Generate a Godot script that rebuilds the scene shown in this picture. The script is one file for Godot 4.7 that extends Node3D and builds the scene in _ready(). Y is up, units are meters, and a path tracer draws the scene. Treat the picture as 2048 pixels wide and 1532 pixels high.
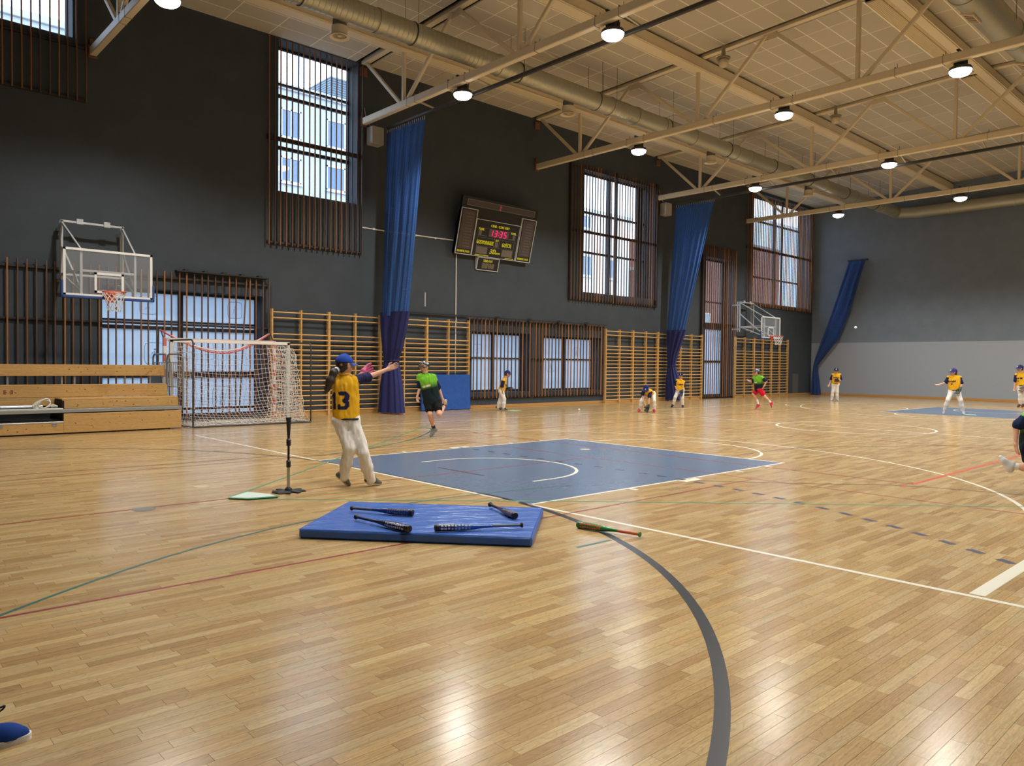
extends Node3D

# The hall: x runs along the long window wall, y up, z from the window wall (-20.45) towards the opposite wall.
const WALL := -20.45
const FAR := 42.45
const NEAR := -1.7
const SIDE := 3.4
const MID := -8.52

var used := {}
var mats := {}
var rng := RandomNumberGenerator.new()


class Acc:
	var v := PackedVector3Array()
	var n := PackedVector3Array()
	var c := PackedColorArray()
	var uv := PackedVector2Array()
	var ix := PackedInt32Array()
	var col := Color(1, 1, 1)

	func put(p: Vector3, nn: Vector3, t := Vector2.ZERO) -> int:
		v.append(p)
		n.append(nn)
		c.append(col)
		uv.append(t)
		return v.size() - 1

	func face(a: int, b: int, d: int) -> void:   # counter-clockwise from outside; Godot wants clockwise
		ix.append(a)
		ix.append(d)
		ix.append(b)

	func quad(a: Vector3, b: Vector3, d: Vector3, e: Vector3, out: Vector3, t: PackedVector2Array = PackedVector2Array()) -> void:
		var nn := (b - a).cross(e - a)
		if nn.length_squared() < 1e-16:
			nn = (d - b).cross(e - b)
		nn = nn.normalized()
		var flip := nn.dot(out) < 0.0
		if flip:
			nn = -nn
		var s := v.size()
		var has := t.size() == 4
		put(a, nn, t[0] if has else Vector2.ZERO)
		put(b, nn, t[1] if has else Vector2.ZERO)
		put(d, nn, t[2] if has else Vector2.ZERO)
		put(e, nn, t[3] if has else Vector2.ZERO)
		if flip:
			face(s, s + 2, s + 1)
			face(s, s + 3, s + 2)
		else:
			face(s, s + 1, s + 2)
			face(s, s + 2, s + 3)

	func tri(a: Vector3, b: Vector3, d: Vector3, out: Vector3) -> void:
		var nn := (b - a).cross(d - a).normalized()
		var flip := nn.dot(out) < 0.0
		if flip:
			nn = -nn
		var s := v.size()
		put(a, nn)
		put(b, nn)
		put(d, nn)
		if flip:
			face(s, s + 2, s + 1)
		else:
			face(s, s + 1, s + 2)

	func box(size: Vector3, at := Vector3.ZERO, bas := Basis(), bev := 0.0) -> void:
		var h := size * 0.5
		bev = minf(bev, minf(h.x, minf(h.y, h.z)) * 0.9)
		for ax in 3:
			var u := (ax + 1) % 3
			var w := (ax + 2) % 3
			for s: float in [-1.0, 1.0]:
				var pts: Array[Vector3] = []
				for k: Vector2 in [Vector2(-1, -1), Vector2(1, -1), Vector2(1, 1), Vector2(-1, 1)]:
					var p := Vector3.ZERO
					p[ax] = s * h[ax]
					p[u] = k.x * (h[u] - bev)
					p[w] = k.y * (h[w] - bev)
					pts.append(at + bas * p)
				var o := Vector3.ZERO
				o[ax] = s
				var l := size[u]
				var m := size[w]
				quad(pts[0], pts[1], pts[2], pts[3], bas * o, PackedVector2Array([Vector2(0, 0), Vector2(l, 0), Vector2(l, m), Vector2(0, m)]))
		if bev <= 0.0:
			return
		for ax in 3:
			var u := (ax + 1) % 3
			var w := (ax + 2) % 3
			for su: float in [-1.0, 1.0]:
				for sw: float in [-1.0, 1.0]:
					var pts: Array[Vector3] = []
					for k: Vector2 in [Vector2(-1, 0), Vector2(1, 0), Vector2(1, 1), Vector2(-1, 1)]:
						var p := Vector3.ZERO
						p[ax] = k.x * (h[ax] - bev)
						p[u] = su * (h[u] - (bev if k.y > 0.5 else 0.0))
						p[w] = sw * (h[w] - (0.0 if k.y > 0.5 else bev))
						pts.append(at + bas * p)
					var o := Vector3.ZERO
					o[u] = su
					o[w] = sw
					quad(pts[0], pts[1], pts[2], pts[3], bas * o)
		for sx: float in [-1.0, 1.0]:
			for sy: float in [-1.0, 1.0]:
				for sz: float in [-1.0, 1.0]:
					var o := Vector3(sx, sy, sz)
					tri(at + bas * (o * (h - Vector3(0, bev, bev))), at + bas * (o * (h - Vector3(bev, 0, bev))), at + bas * (o * (h - Vector3(bev, bev, 0))), bas * o)

	func beam(a: Vector3, b: Vector3, wide: float, tall: float, bev := 0.0, up := Vector3.UP) -> void:   # a straight box section from a to b
		var d := b - a
		var z := d.normalized()
		if absf(z.dot(up)) > 0.98:
			up = Vector3.RIGHT
		var x := up.cross(z).normalized()
		box(Vector3(wide, tall, d.length()), (a + b) * 0.5, Basis(x, z.cross(x), z), bev)

	func tube(pts: PackedVector3Array, r: float, sides := 8, caps := true, radii := PackedFloat32Array(), flat := 1.0) -> void:
		var k := pts.size()
		var rings: Array[int] = []
		var last := Vector3.ZERO
		var tans: Array[Vector3] = []
		for i in k:
			var t := (pts[mini(i + 1, k - 1)] - pts[maxi(i - 1, 0)]).normalized()
			tans.append(t)
			var x: Vector3
			if i == 0:
				x = t.cross(Vector3.UP if absf(t.y) < 0.9 else Vector3.RIGHT).normalized()
			else:
				x = (last - t * last.dot(t)).normalized()
			last = x
			var y := t.cross(x)
			var rr := radii[i] if radii.size() == k else r
			rings.append(v.size())
			for j in sides + 1:
				var a := TAU * j / sides
				var o := x * cos(a) + y * sin(a) * flat
				put(pts[i] + o * rr, o.normalized(), Vector2(float(j) / sides, i))
		for i in k - 1:
			for j in sides:
				var a := rings[i] + j
				var b := rings[i + 1] + j
				face(a, a + 1, b + 1)
				face(a, b + 1, b)
		if caps:
			for e: int in [0, k - 1]:
				var out := -tans[0] if e == 0 else tans[k - 1]
				var s := v.size()
				put(pts[e], out)
				for j in sides + 1:
					put(v[rings[e] + j], out)
				for j in sides:
					if e == 0:
						face(s, s + 2 + j, s + 1 + j)
					else:
						face(s, s + 1 + j, s + 2 + j)

	func lathe(prof: PackedVector2Array, sides: int, at := Vector3.ZERO, bas := Basis()) -> void:   # prof: (radius, height), upwards with the outside to the right
		var k := prof.size()
		for i in k - 1:
			var p := prof[i]
			var q := prof[i + 1]
			var e := (q - p)
			if e.length() < 1e-7:
				continue
			var nn := Vector2(e.y, -e.x).normalized()
			var s := v.size()
			for j in sides + 1:
				var a := TAU * j / sides
				var d := Vector3(cos(a), 0, sin(a))
				var o := bas * (d * nn.x + Vector3.UP * nn.y)
				put(at + bas * (d * p.x + Vector3.UP * p.y), o, Vector2(float(j) / sides, p.y))
				put(at + bas * (d * q.x + Vector3.UP * q.y), o, Vector2(float(j) / sides, q.y))
			for j in sides:
				var a := s + j * 2
				face(a, a + 1, a + 2)
				face(a + 1, a + 3, a + 2)

	func prism(poly: PackedVector2Array, z0: float, z1: float, at := Vector3.ZERO, bas := Basis()) -> void:   # an outline in x, y pushed from z0 to z1
		var t := Geometry2D.triangulate_polygon(poly)
		for s: float in [z0, z1]:
			var out := bas * Vector3(0, 0, 1.0 if s == z1 else -1.0)
			for i in range(0, t.size(), 3):
				var a := poly[t[i]]
				var b := poly[t[i + 1]]
				var d := poly[t[i + 2]]
				tri(at + bas * Vector3(a.x, a.y, s), at + bas * Vector3(b.x, b.y, s), at + bas * Vector3(d.x, d.y, s), out)
		var mid := Vector2.ZERO
		var area := 0.0
		for i in poly.size():
			mid += poly[i] / poly.size()
			area += poly[i].cross(poly[(i + 1) % poly.size()])
		for i in poly.size():
			var a := poly[i]
			var b := poly[(i + 1) % poly.size()]
			var e := (b - a) * signf(area)
			quad(at + bas * Vector3(a.x, a.y, z0), at + bas * Vector3(b.x, b.y, z0), at + bas * Vector3(b.x, b.y, z1), at + bas * Vector3(a.x, a.y, z1), bas * Vector3(e.y, -e.x, 0))

	func sheet(grid: Array, two_sided := false) -> void:   # rows of PackedVector3Array of equal length, shaded smooth
		var rows := grid.size()
		var cols: int = grid[0].size()
		var s := v.size()
		for i in rows:
			for j in cols:
				var p: Vector3 = grid[i][j]
				var du: Vector3 = grid[i][mini(j + 1, cols - 1)] - grid[i][maxi(j - 1, 0)]
				var dv: Vector3 = grid[mini(i + 1, rows - 1)][j] - grid[maxi(i - 1, 0)][j]
				put(p, du.cross(dv).normalized(), Vector2(float(j) / (cols - 1), float(i) / (rows - 1)))
		for i in rows - 1:
			for j in cols - 1:
				var a := s + i * cols + j
				face(a, a + 1, a + cols + 1)
				face(a, a + cols + 1, a + cols)

	func ribbon(pts: PackedVector3Array, w: float) -> void:   # a flat strip lying on the floor
		for i in pts.size() - 1:
			var t0 := (pts[mini(i + 1, pts.size() - 1)] - pts[maxi(i - 1, 0)]).normalized()
			var t1 := (pts[mini(i + 2, pts.size() - 1)] - pts[i]).normalized()
			var s0 := t0.cross(Vector3.UP) * w * 0.5
			var s1 := t1.cross(Vector3.UP) * w * 0.5
			quad(pts[i] - s0, pts[i] + s0, pts[i + 1] + s1, pts[i + 1] - s1, Vector3.UP)

	func join(o: Acc, xf := Transform3D()) -> void:
		var s := v.size()
		for i in o.v.size():
			v.append(xf * o.v[i])
			n.append((xf.basis * o.n[i]).normalized())
		c.append_array(o.c)
		uv.append_array(o.uv)
		for i in o.ix:
			ix.append(s + i)

	func mesh() -> ArrayMesh:
		var a := []
		a.resize(Mesh.ARRAY_MAX)
		a[Mesh.ARRAY_VERTEX] = v
		a[Mesh.ARRAY_NORMAL] = n
		a[Mesh.ARRAY_COLOR] = c
		a[Mesh.ARRAY_TEX_UV] = uv
		a[Mesh.ARRAY_INDEX] = ix
		var m := ArrayMesh.new()
		m.add_surface_from_arrays(Mesh.PRIMITIVE_TRIANGLES, a)
		return m


# ---- helpers -------------------------------------------------------------------------------------------------------

func numbered(called: String, parent: Node) -> String:
	var key := str(parent.get_instance_id()) + called
	var k: int = used.get(key, 0)
	used[key] = k + 1
	return called if k == 0 else "%s_%03d" % [called, k]


func obj(called: String, what, m: Material, parent: Node = self) -> MeshInstance3D:
	var o := MeshInstance3D.new()
	o.mesh = what.mesh() if what is Acc else what
	o.material_override = m
	o.name = numbered(called, parent)
	parent.add_child(o, true)
	return o


func thing(called: String, label: String, category: String, at := Vector3.ZERO, group := "", bas := Basis()) -> Node3D:
	var o := Node3D.new()
	o.name = numbered(called, self)
	add_child(o, true)
	o.transform = Transform3D(bas, at)
	tag(o, label, category, group)
	return o


func tag(o: Node3D, label: String, category: String, group := "") -> Node3D:
	o.set_meta("label", label)
	o.set_meta("category", category)
	if group:
		o.set_meta("group", group)
	return o


func structure(called: String, what, m: Material, label := "") -> Node3D:
	var o: Node3D
	if what == null:
		o = Node3D.new()
		o.name = numbered(called, self)
		add_child(o, true)
	else:
		o = obj(called, what, m)
	o.set_meta("kind", "structure")
	if label:
		o.set_meta("label", label)
	return o


func stuff(o: Node3D) -> Node3D:
	o.set_meta("kind", "stuff")
	return o


func boxed(size: Vector3, at := Vector3.ZERO, bev := 0.0, bas := Basis()) -> Acc:
	var a := Acc.new()
	a.box(size, at, bas, bev)
	return a


func span(x0: float, x1: float, y0: float, y1: float, z0: float, z1: float, bev := 0.0) -> Acc:
	return boxed(Vector3(x1 - x0, y1 - y0, z1 - z0), Vector3(x0 + x1, y0 + y1, z0 + z1) * 0.5, bev)


func pts(l: Array) -> PackedVector3Array:
	return PackedVector3Array(l)


func lin(r: float, g: float, b: float) -> Color:   # an sRGB colour in 0..255 as the linear value that vertex colours hold
	return Color(r / 255.0, g / 255.0, b / 255.0).srgb_to_linear()


func mat(r: float, g: float, b: float, rough := 0.6, metal := 0.0, spec := 0.5) -> StandardMaterial3D:
	var key := [r, g, b, rough, metal, spec]
	if not mats.has(key):
		var m := StandardMaterial3D.new()
		m.albedo_color = Color(r / 255.0, g / 255.0, b / 255.0)
		m.roughness = rough
		m.metallic = metal
		m.metallic_specular = spec
		mats[key] = m
	return mats[key]


func tinted(rough := 0.8, spec := 0.4) -> StandardMaterial3D:   # the colour comes with the vertices
	var key := ["tinted", rough, spec]
	if not mats.has(key):
		var m := StandardMaterial3D.new()
		m.vertex_color_use_as_albedo = true
		m.roughness = rough
		m.metallic_specular = spec
		mats[key] = m
	return mats[key]


func glowing(r: float, g: float, b: float, energy: float) -> StandardMaterial3D:
	var m := StandardMaterial3D.new()
	m.albedo_color = Color(r / 255.0, g / 255.0, b / 255.0) * 0.3
	m.emission_enabled = true
	m.emission = Color(r / 255.0, g / 255.0, b / 255.0)
	m.emission_energy_multiplier = energy
	return m


func noise_image(w: int, h: int, sd: int, fx: float, fy: float, lo: Color, hi: Color, octaves := 3, fine := 0.0) -> ImageTexture:
	var f := FastNoiseLite.new()
	f.seed = sd
	f.frequency = 1.0
	f.fractal_octaves = octaves
	var im := Image.create(w, h, false, Image.FORMAT_RGB8)
	for y in h:
		for x in w:
			# a seamless pattern: the two axes run round circles
			var a := TAU * x / w
			var t := f.get_noise_3d(cos(a) * fx, sin(a) * fx, y * fy / h * TAU) * 0.5 + 0.5
			var yy := float(y) / h
			if yy > 0.75:
				var t2 := f.get_noise_3d(cos(a) * fx, sin(a) * fx, (y - h) * fy / h * TAU) * 0.5 + 0.5
				t = lerpf(t, t2, (yy - 0.75) * 4.0)
			im.set_pixel(x, y, lo.lerp(hi, clampf(t, 0, 1)))
	im.generate_mipmaps()
	return ImageTexture.create_from_image(im)


func lettering(text: String, size: float, m: Material, parent: Node3D, at: Vector3, called := "lettering", bas := Basis(), bold := true, stretch := 1.0) -> MeshInstance3D:
	var t := TextMesh.new()
	var f := SystemFont.new()
	f.font_names = PackedStringArray(["Droid Sans"])
	f.font_weight = 700 if bold else 400
	t.font = f
	t.text = text
	t.font_size = 32
	t.pixel_size = size / 24.0
	t.depth = 0.006
	t.curve_step = 2.0
	var o := obj(called, t, m, parent)
	o.transform = Transform3D(bas * Basis.from_scale(Vector3(stretch, 1, 1)), at)
	return o


func smooth(l: Array, steps := 8, y := 0.0) -> PackedVector3Array:   # a soft curve through floor points given as x, z
	var c := Curve3D.new()
	for i in l.size():
		var p: Vector2 = l[i]
		var a: Vector2 = l[maxi(i - 1, 0)]
		var b: Vector2 = l[mini(i + 1, l.size() - 1)]
		var t := (b - a) / 6.0
		c.add_point(Vector3(p.x, y, p.y), -Vector3(t.x, 0, t.y), Vector3(t.x, 0, t.y))
	var r := PackedVector3Array()
	for i in (l.size() - 1) * steps + 1:
		r.append(c.samplef(float(i) / steps))
	return r


func arc(cx: float, cz: float, r: float, a0: float, a1: float, y := 0.0012, k := 48) -> PackedVector3Array:
	var o := PackedVector3Array()
	for i in k + 1:
		var a := lerpf(a0, a1, float(i) / k)
		o.append(Vector3(cx + r * cos(a), y, cz + r * sin(a)))
	return o


# ---- the scene -----------------------------------------------------------------------------------------------------

func _ready() -> void:
	rng.seed = 7
	# camera
	var cam := Camera3D.new()
	cam.name = "camera"
	var yaw := deg_to_rad(42.71844)
	var pitch := deg_to_rad(-1.45611)
	var roll := deg_to_rad(0.63383)
	var fw := Vector3(sin(yaw) * cos(pitch), sin(pitch), -cos(yaw) * cos(pitch))
	var r0 := Vector3(cos(yaw), 0, sin(yaw))
	var u0 := r0.cross(fw)
	var rr := r0 * cos(roll) + u0 * sin(roll)
	var uu := u0 * cos(roll) - r0 * sin(roll)
	cam.transform = Transform3D(Basis(rr, uu, -fw), Vector3(0, 1.58, 0))
	cam.fov = rad_to_deg(2.0 * atan(766.0 / 1512.3))
	cam.near = 0.05
	cam.far = 300.0
	add_child(cam)
	cam.current = true
	# sky: a bright overcast day
	var we := WorldEnvironment.new()
	we.name = "world"
	var env := Environment.new()
	var sm := ProceduralSkyMaterial.new()
	sm.sky_top_color = Color(0.76, 0.87, 1.0)
	sm.sky_horizon_color = Color(0.86, 0.93, 1.0)
	sm.ground_horizon_color = Color(0.78, 0.81, 0.86)
	sm.ground_bottom_color = Color(0.55, 0.56, 0.58)
	sm.sky_energy_multiplier = SKY
	sm.ground_energy_multiplier = SKY * 0.6
	sm.sun_angle_max = 0.0
	var sky := Sky.new()
	sky.sky_material = sm
	env.background_mode = Environment.BG_SKY
	env.sky = sky
	env.ambient_light_source = Environment.AMBIENT_SOURCE_SKY
	env.tonemap_mode = Environment.TONE_MAPPER_LINEAR
	env.tonemap_exposure = EXPOSURE
	env.sdfgi_enabled = true
	env.ssao_enabled = true
	env.ssil_enabled = true
	we.environment = env
	add_child(we)
	make_lamps()
	# the setting
	make_textures()
	make_floor()
	make_walls()
	make_ceiling()
	make_windows()
	make_outside()
	# the things, large ones first
	make_trusses()
	make_ducts()
	make_screens()
	make_wall_bars()
	make_bleachers()
	make_goals()
	make_hoops()
	make_curtains()
	make_scoreboard()
	make_wall_things()
	make_play_things()
	make_people()


const SKY := 2.1
const EXPOSURE := 1.0
const LAMP := 31.0

var wood_tex: ImageTexture
var plank_mat: StandardMaterial3D
var bar_mat: StandardMaterial3D
var pine_mat: StandardMaterial3D
var slat_mat: StandardMaterial3D
var steel_mat: StandardMaterial3D
var wall_mat: StandardMaterial3D


func wooden(r: float, g: float, b: float, rough: float, scale: Vector3) -> StandardMaterial3D:
	var m := StandardMaterial3D.new()
	m.albedo_color = Color(r / 255.0, g / 255.0, b / 255.0)
	m.albedo_texture = wood_tex
	m.uv1_triplanar = true
	m.uv1_scale = scale
	m.roughness = rough
	m.metallic_specular = 0.4
	return m


func make_textures() -> void:
	# timber: long streaks with finer fibres over them; u runs along the grain
	var f := FastNoiseLite.new()
	f.seed = 3
	f.frequency = 1.0
	f.fractal_octaves = 2
	var im := Image.create(512, 256, false, Image.FORMAT_RGB8)
	for y in 256:
		for x in 512:
			var a := TAU * x / 512.0
			var b := TAU * y / 256.0
			var cx := cos(a) * 0.5
			var sx := sin(a) * 0.5
			var wob := f.get_noise_3d(cx * 2.0 + 9.0, sx * 2.0, cos(b) * 1.2)
			var s := f.get_noise_3d(cx + cos(b) * 5.0, sx + sin(b) * 5.0 + wob * 0.8, 1.0)
			var ring := sin((y / 256.0 * 7.0 + wob * 2.2) * TAU)
			var fine := f.get_noise_3d(cx * 7.0 + cos(b) * 16.0, sx * 7.0, sin(b) * 16.0)
			var t := 0.93 + s * 0.09 + fine * 0.07 - maxf(ring - 0.55, 0.0) * 0.13
			im.set_pixel(x, y, Color(clampf(t, 0, 1), clampf(t * 0.985 + 0.005, 0, 1), clampf(t * 0.95 + 0.02, 0, 1)))
	im.generate_mipmaps()
	wood_tex = ImageTexture.create_from_image(im)
	plank_mat = StandardMaterial3D.new()
	plank_mat.vertex_color_use_as_albedo = true
	plank_mat.albedo_texture = wood_tex
	plank_mat.roughness = 0.2
	plank_mat.metallic_specular = 0.5
	bar_mat = wooden(234, 186, 116, 0.42, Vector3(0.9, 0.9, 0.9))
	pine_mat = wooden(208, 166, 106, 0.4, Vector3(0.5, 3.0, 3.0))
	slat_mat = StandardMaterial3D.new()
	slat_mat.vertex_color_use_as_albedo = true
	slat_mat.roughness = 0.6
	steel_mat = mat(200, 198, 190, 0.45, 0.0)
	wall_mat = StandardMaterial3D.new()
	wall_mat.albedo_color = Color(1, 1, 1)
	wall_mat.albedo_texture = noise_image(256, 256, 5, 1.2, 1.2, Color8(67, 73, 79), Color8(74, 80, 86), 3)
	wall_mat.uv1_triplanar = true
	wall_mat.uv1_world_triplanar = true
	wall_mat.uv1_scale = Vector3.ONE * 0.15
	wall_mat.roughness = 0.75
	wall_mat.metallic_specular = 0.3


# ---- lamps ---------------------------------------------------------------------------------------------------------

func make_lamps() -> void:
	var glow := glowing(255, 250, 240, 14.0)
	var shell := mat(70, 70, 72, 0.5, 0.3)
	var rows := ["window-wall row", "second row from the windows", "third row from the windows", "row farthest from the windows"]
	var trusses := ["nearest", "second", "third", "fourth", "farthest"]
	var body := Acc.new()
	body.lathe(PackedVector2Array([Vector2(0.0, -0.02), Vector2(0.25, -0.02), Vector2(0.26, 0.0), Vector2(0.24, 0.05), Vector2(0.14, 0.1), Vector2(0.12, 0.24), Vector2(0.08, 0.27), Vector2(0.0, 0.27)]), 24)
	for k in 8:
		var a := TAU * k / 8.0
		body.box(Vector3(0.012, 0.13, 0.05), Vector3(cos(a) * 0.13, 0.17, sin(a) * 0.13), Basis(Vector3.UP, -a + PI / 2))
	var bracket := Acc.new()
	bracket.tube(PackedVector3Array([Vector3(-0.16, 0.16, 0), Vector3(-0.2, 0.3, 0), Vector3(-0.2, 0.42, 0)]), 0.012, 6)
	bracket.tube(PackedVector3Array([Vector3(0.16, 0.16, 0), Vector3(0.2, 0.3, 0), Vector3(0.2, 0.42, 0)]), 0.012, 6)
	bracket.box(Vector3(0.44, 0.03, 0.06), Vector3(0, 0.42, 0))
	var lens := Acc.new()
	lens.lathe(PackedVector2Array([Vector2(0.0, -0.16), Vector2(0.1, -0.15), Vector2(0.18, -0.12), Vector2(0.23, -0.075), Vector2(0.245, -0.021), Vector2(0.0, -0.021)]), 24)
	var bm := body.mesh()
	var km := bracket.mesh()
	var lm := lens.mesh()
	for t in 5:
		for r in 4:
			var p := Vector3(5.2 + 7.5 * t, 8.72, [-15.8, -10.68, -6.2, -1.1][r])
			var o := thing("bay_lamp", "round glowing lamp of the %s, hung under the %s roof truss" % [rows[r], trusses[t]], "lamp", p, "round lamps under the roof trusses")
			obj("housing", bm, shell, o)
			obj("bracket", km, shell, o)
			obj("lens", lm, glow, o)
			var l := SpotLight3D.new()
			l.name = "lamp_light"
			l.spot_angle = 72.0
			l.spot_angle_attenuation = 0.5
			l.spot_range = 60.0
			l.spot_attenuation = 2.0
			l.light_size = 0.2
			l.light_color = Color(1.0, 0.995, 0.97)
			l.light_energy = LAMP
			l.shadow_enabled = true
			o.add_child(l, true)
			l.position = Vector3(0, -0.2, 0)
			l.rotation_degrees = Vector3(-90, 0, 0)


# ---- floor ---------------------------------------------------------------------------------------------------------

func make_floor() -> void:
	var fl := structure("floor", span(NEAR - 0.3, FAR + 0.3, -0.3, -0.004, WALL - 0.7, SIDE + 0.3), mat(96, 66, 38, 0.6), "glossy strip parquet sports floor with painted court lines")
	var tones := [lin(200, 170, 120), lin(194, 161, 110), lin(206, 178, 130), lin(186, 152, 103), lin(197, 162, 112), lin(203, 174, 122), lin(190, 156, 108), lin(196, 168, 122), lin(181, 146, 100)]
	var cam := (get_node("camera") as Camera3D).global_transform
	var near: Array = []
	var rest := Acc.new()
	var z := WALL
	while z < SIDE:
		var x := NEAR - rng.randf() * 0.5
		while x < FAR:
			var l: float = [0.35, 0.42, 0.5, 0.5, 0.6, 0.7][rng.randi() % 6]
			var a := maxf(x, NEAR)
			var b := minf(x + l, FAR)
			x += l
			if b - a < 0.02:
				continue
			var c: Color = tones[rng.randi() % tones.size()]
			c = c * rng.randf_range(0.92, 1.06)
			var u := Vector2(rng.randf(), rng.randf())
			var q := cam.affine_inverse() * Vector3((a + b) * 0.5, 0, z + 0.035)
			var d := -q.z
			if d > 0.5 and d < 7.0 and absf(q.x / d) < 0.74 and absf(q.y / d) < 0.53:
				near.append([d, a, b, z, c, u])
			else:
				plank(rest, a, b, z, c, u, d > 0.0 and d < 9.0)
		z += 0.07
	near.sort_custom(func(p, q): return p[0] < q[0])
	for i in near.size():
		var p: Array = near[i]
		if i < 300:
			var one := Acc.new()
			plank(one, p[1], p[2], p[3], p[4], p[5], true)
			obj("plank", one, plank_mat, fl)
		else:
			plank(rest, p[1], p[2], p[3], p[4], p[5], true)
	stuff(obj("plank_field", rest, plank_mat, fl))
	# painted key areas and lines
	var blue := StandardMaterial3D.new()
	blue.albedo_color = Color8(100, 115, 138)
	blue.albedo_texture = noise_image(256, 256, 11, 2.0, 6.0, Color(0.88, 0.9, 0.92), Color(1, 1, 1), 4)
	blue.uv1_triplanar = true
	blue.uv1_world_triplanar = true
	blue.uv1_scale = Vector3(0.4, 0.4, 0.4)
	blue.roughness = 0.25
	var white := mat(218, 212, 194, 0.3)
	var black := mat(36, 38, 43, 0.3)
	var red := mat(140, 32, 34, 0.35)
	var orange := mat(188, 70, 42, 0.35)
	var teal := mat(44, 98, 88, 0.35)
	var dark := mat(60, 48, 40, 0.35)
	var tape := mat(78, 138, 96, 0.4)
	var navy := mat(44, 46, 74, 0.35)
	for s: float in [0.0, 1.0]:
		var x0 := 5.9 if s == 0.0 else 28.1
		obj("key_area", ribboned([[Vector3(x0, 0.0006, MID), Vector3(x0 + 5.8, 0.0006, MID)]], 4.9), blue, fl)
		var bx := 5.9 if s == 0.0 else 33.9
		var fx := 11.7 if s == 0.0 else 28.1
		var dir := 1.0 if s == 0.0 else -1.0
		line(fl, [Vector3(bx, 0, MID - 2.45), Vector3(fx, 0, MID - 2.45)], 0.05, white)
		line(fl, [Vector3(bx, 0, MID + 2.45), Vector3(fx, 0, MID + 2.45)], 0.05, white)
		line(fl, [Vector3(fx, 0, MID - 2.475), Vector3(fx, 0, MID + 2.475)], 0.05, white)
		obj("court_line", ribboned([arc(fx, MID, 1.8, -PI / 2 if s == 0.0 else PI / 2, PI / 2 if s == 0.0 else PI * 1.5)], 0.05), white, fl)
		obj("court_line", ribboned([arc(bx + dir * 1.575, MID, 1.27, -PI / 2 if s == 0.0 else PI / 2, PI / 2 if s == 0.0 else PI * 1.5)], 0.05), white, fl)
		obj("court_line", ribboned([arc(bx + dir * 1.575, MID, 6.72, -1.34 if s == 0.0 else PI - 1.34, 1.34 if s == 0.0 else PI + 1.34)], 0.05), white, fl)
		for k: float in [-1.0, 1.0]:   # marks along the sides of the key
			line(fl, [Vector3(bx + dir * 3.0, 0, MID + k * 2.44), Vector3(bx + dir * 3.0, 0, MID + k * 2.62)], 0.4, white)
			for m: float in [1.75, 4.3, 5.15]:
				line(fl, [Vector3(bx + dir * m, 0, MID + k * 2.45), Vector3(bx + dir * m, 0, MID + k * 2.6)], 0.06, white)
			line(fl, [Vector3(bx + dir * 1.2, 0, MID + k * 1.27), Vector3(bx + dir * 1.6, 0, MID + k * 1.27)], 0.05, white)
	line(fl, [Vector3(5.9, 0, -16.2), Vector3(5.9, 0, -0.9)], 0.055, white)
	line(fl, [Vector3(33.9, 0, -16.2), Vector3(33.9, 0, -0.9)], 0.055, white)
	line(fl, [Vector3(5.9, 0, -16.25), Vector3(33.9, 0, -16.25)], 0.055, white)
	line(fl, [Vector3(5.9, 0, -0.92), Vector3(33.9, 0, -0.92)], 0.055, white)
	line(fl, [Vector3(5.96, 0, -1.64), Vector3(8.8, 0, -1.64)], 0.1, white)
	line(fl, [Vector3(19.9, 0, -16.2), Vector3(19.9, 0, -0.9)], 0.055, white)
	obj("court_line", ribboned([arc(20.15, MID, 1.92, 0, TAU, 0.0012, 64)], 0.06), white, fl)
	obj("court_line", ribboned([arc(30.6, -13.3, 2.25, 0, TAU, 0.0012, 64)], 0.05), white, fl)
	line(fl, [Vector3(5.79, 0, -15.39), Vector3(8.9, 0, -14.84)], 0.04, white)
	# goal area and free-throw arcs round the goal at the near end
	obj("court_line", ribboned([arc(-0.1, -7.02, 6.05, 0.0, PI / 2)], 0.075), black, fl)
	obj("court_line", ribboned([arc(-0.1, -10.02, 6.05, -PI / 2, 0.0)], 0.045), dark, fl)
	line(fl, [Vector3(5.95, 0, -10.02), Vector3(5.95, 0, -7.02)], 0.03, dark)
	for k in 38:
		var a := 0.02 + k * 0.0372
		obj("court_dash", ribboned([arc(-0.1, -7.02, 8.98, a, a + 0.0175, 0.0013, 3)], 0.075), navy, fl)
	for k in 10:
		var zz := -7.15 - k * 0.42
		line(fl, [Vector3(8.9, 0, zz), Vector3(8.9, 0, zz - 0.16)], 0.06, navy, "court_dash")
	line(fl, [Vector3(6.92, 0, -9.1), Vector3(6.92, 0, -8.05)], 0.05, mat(70, 52, 62, 0.35))
	# badminton and volleyball lines
	line(fl, [Vector3(0.2, 0, -5.45), Vector3(9.72, 0, -5.45)], 0.03, red)
	line(fl, [Vector3(0.2, 0, -8.53), Vector3(9.72, 0, -8.53)], 0.026, red)
	line(fl, [Vector3(0.2, 0, -11.55), Vector3(9.72, 0, -11.55)], 0.026, mat(120, 62, 50, 0.35))
	line(fl, [Vector3(0.2, 0, -12.15), Vector3(4.2, 0, -11.9), Vector3(9.72, 0, -11.9)], 0.026, dark)
	line(fl, [Vector3(9.7, 0, -11.9), Vector3(9.7, 0, -1.5)], 0.026, red)
	line(fl, [Vector3(11.0, 0, -13.2), Vector3(11.0, 0, -3.83)], 0.035, red)
	line(fl, [Vector3(10.98, 0, -3.83), Vector3(29.0, 0, -3.83)], 0.06, orange)
	line(fl, [Vector3(10.98, 0, -13.2), Vector3(29.0, 0, -13.2)], 0.045, red)
	line(fl, [Vector3(17.0, 0, -13.2), Vector3(17.0, 0, -3.83)], 0.045, red)
	line(fl, [Vector3(10.6, 0, -3.84), Vector3(10.78, 0, -3.84)], 0.06, orange)
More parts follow.
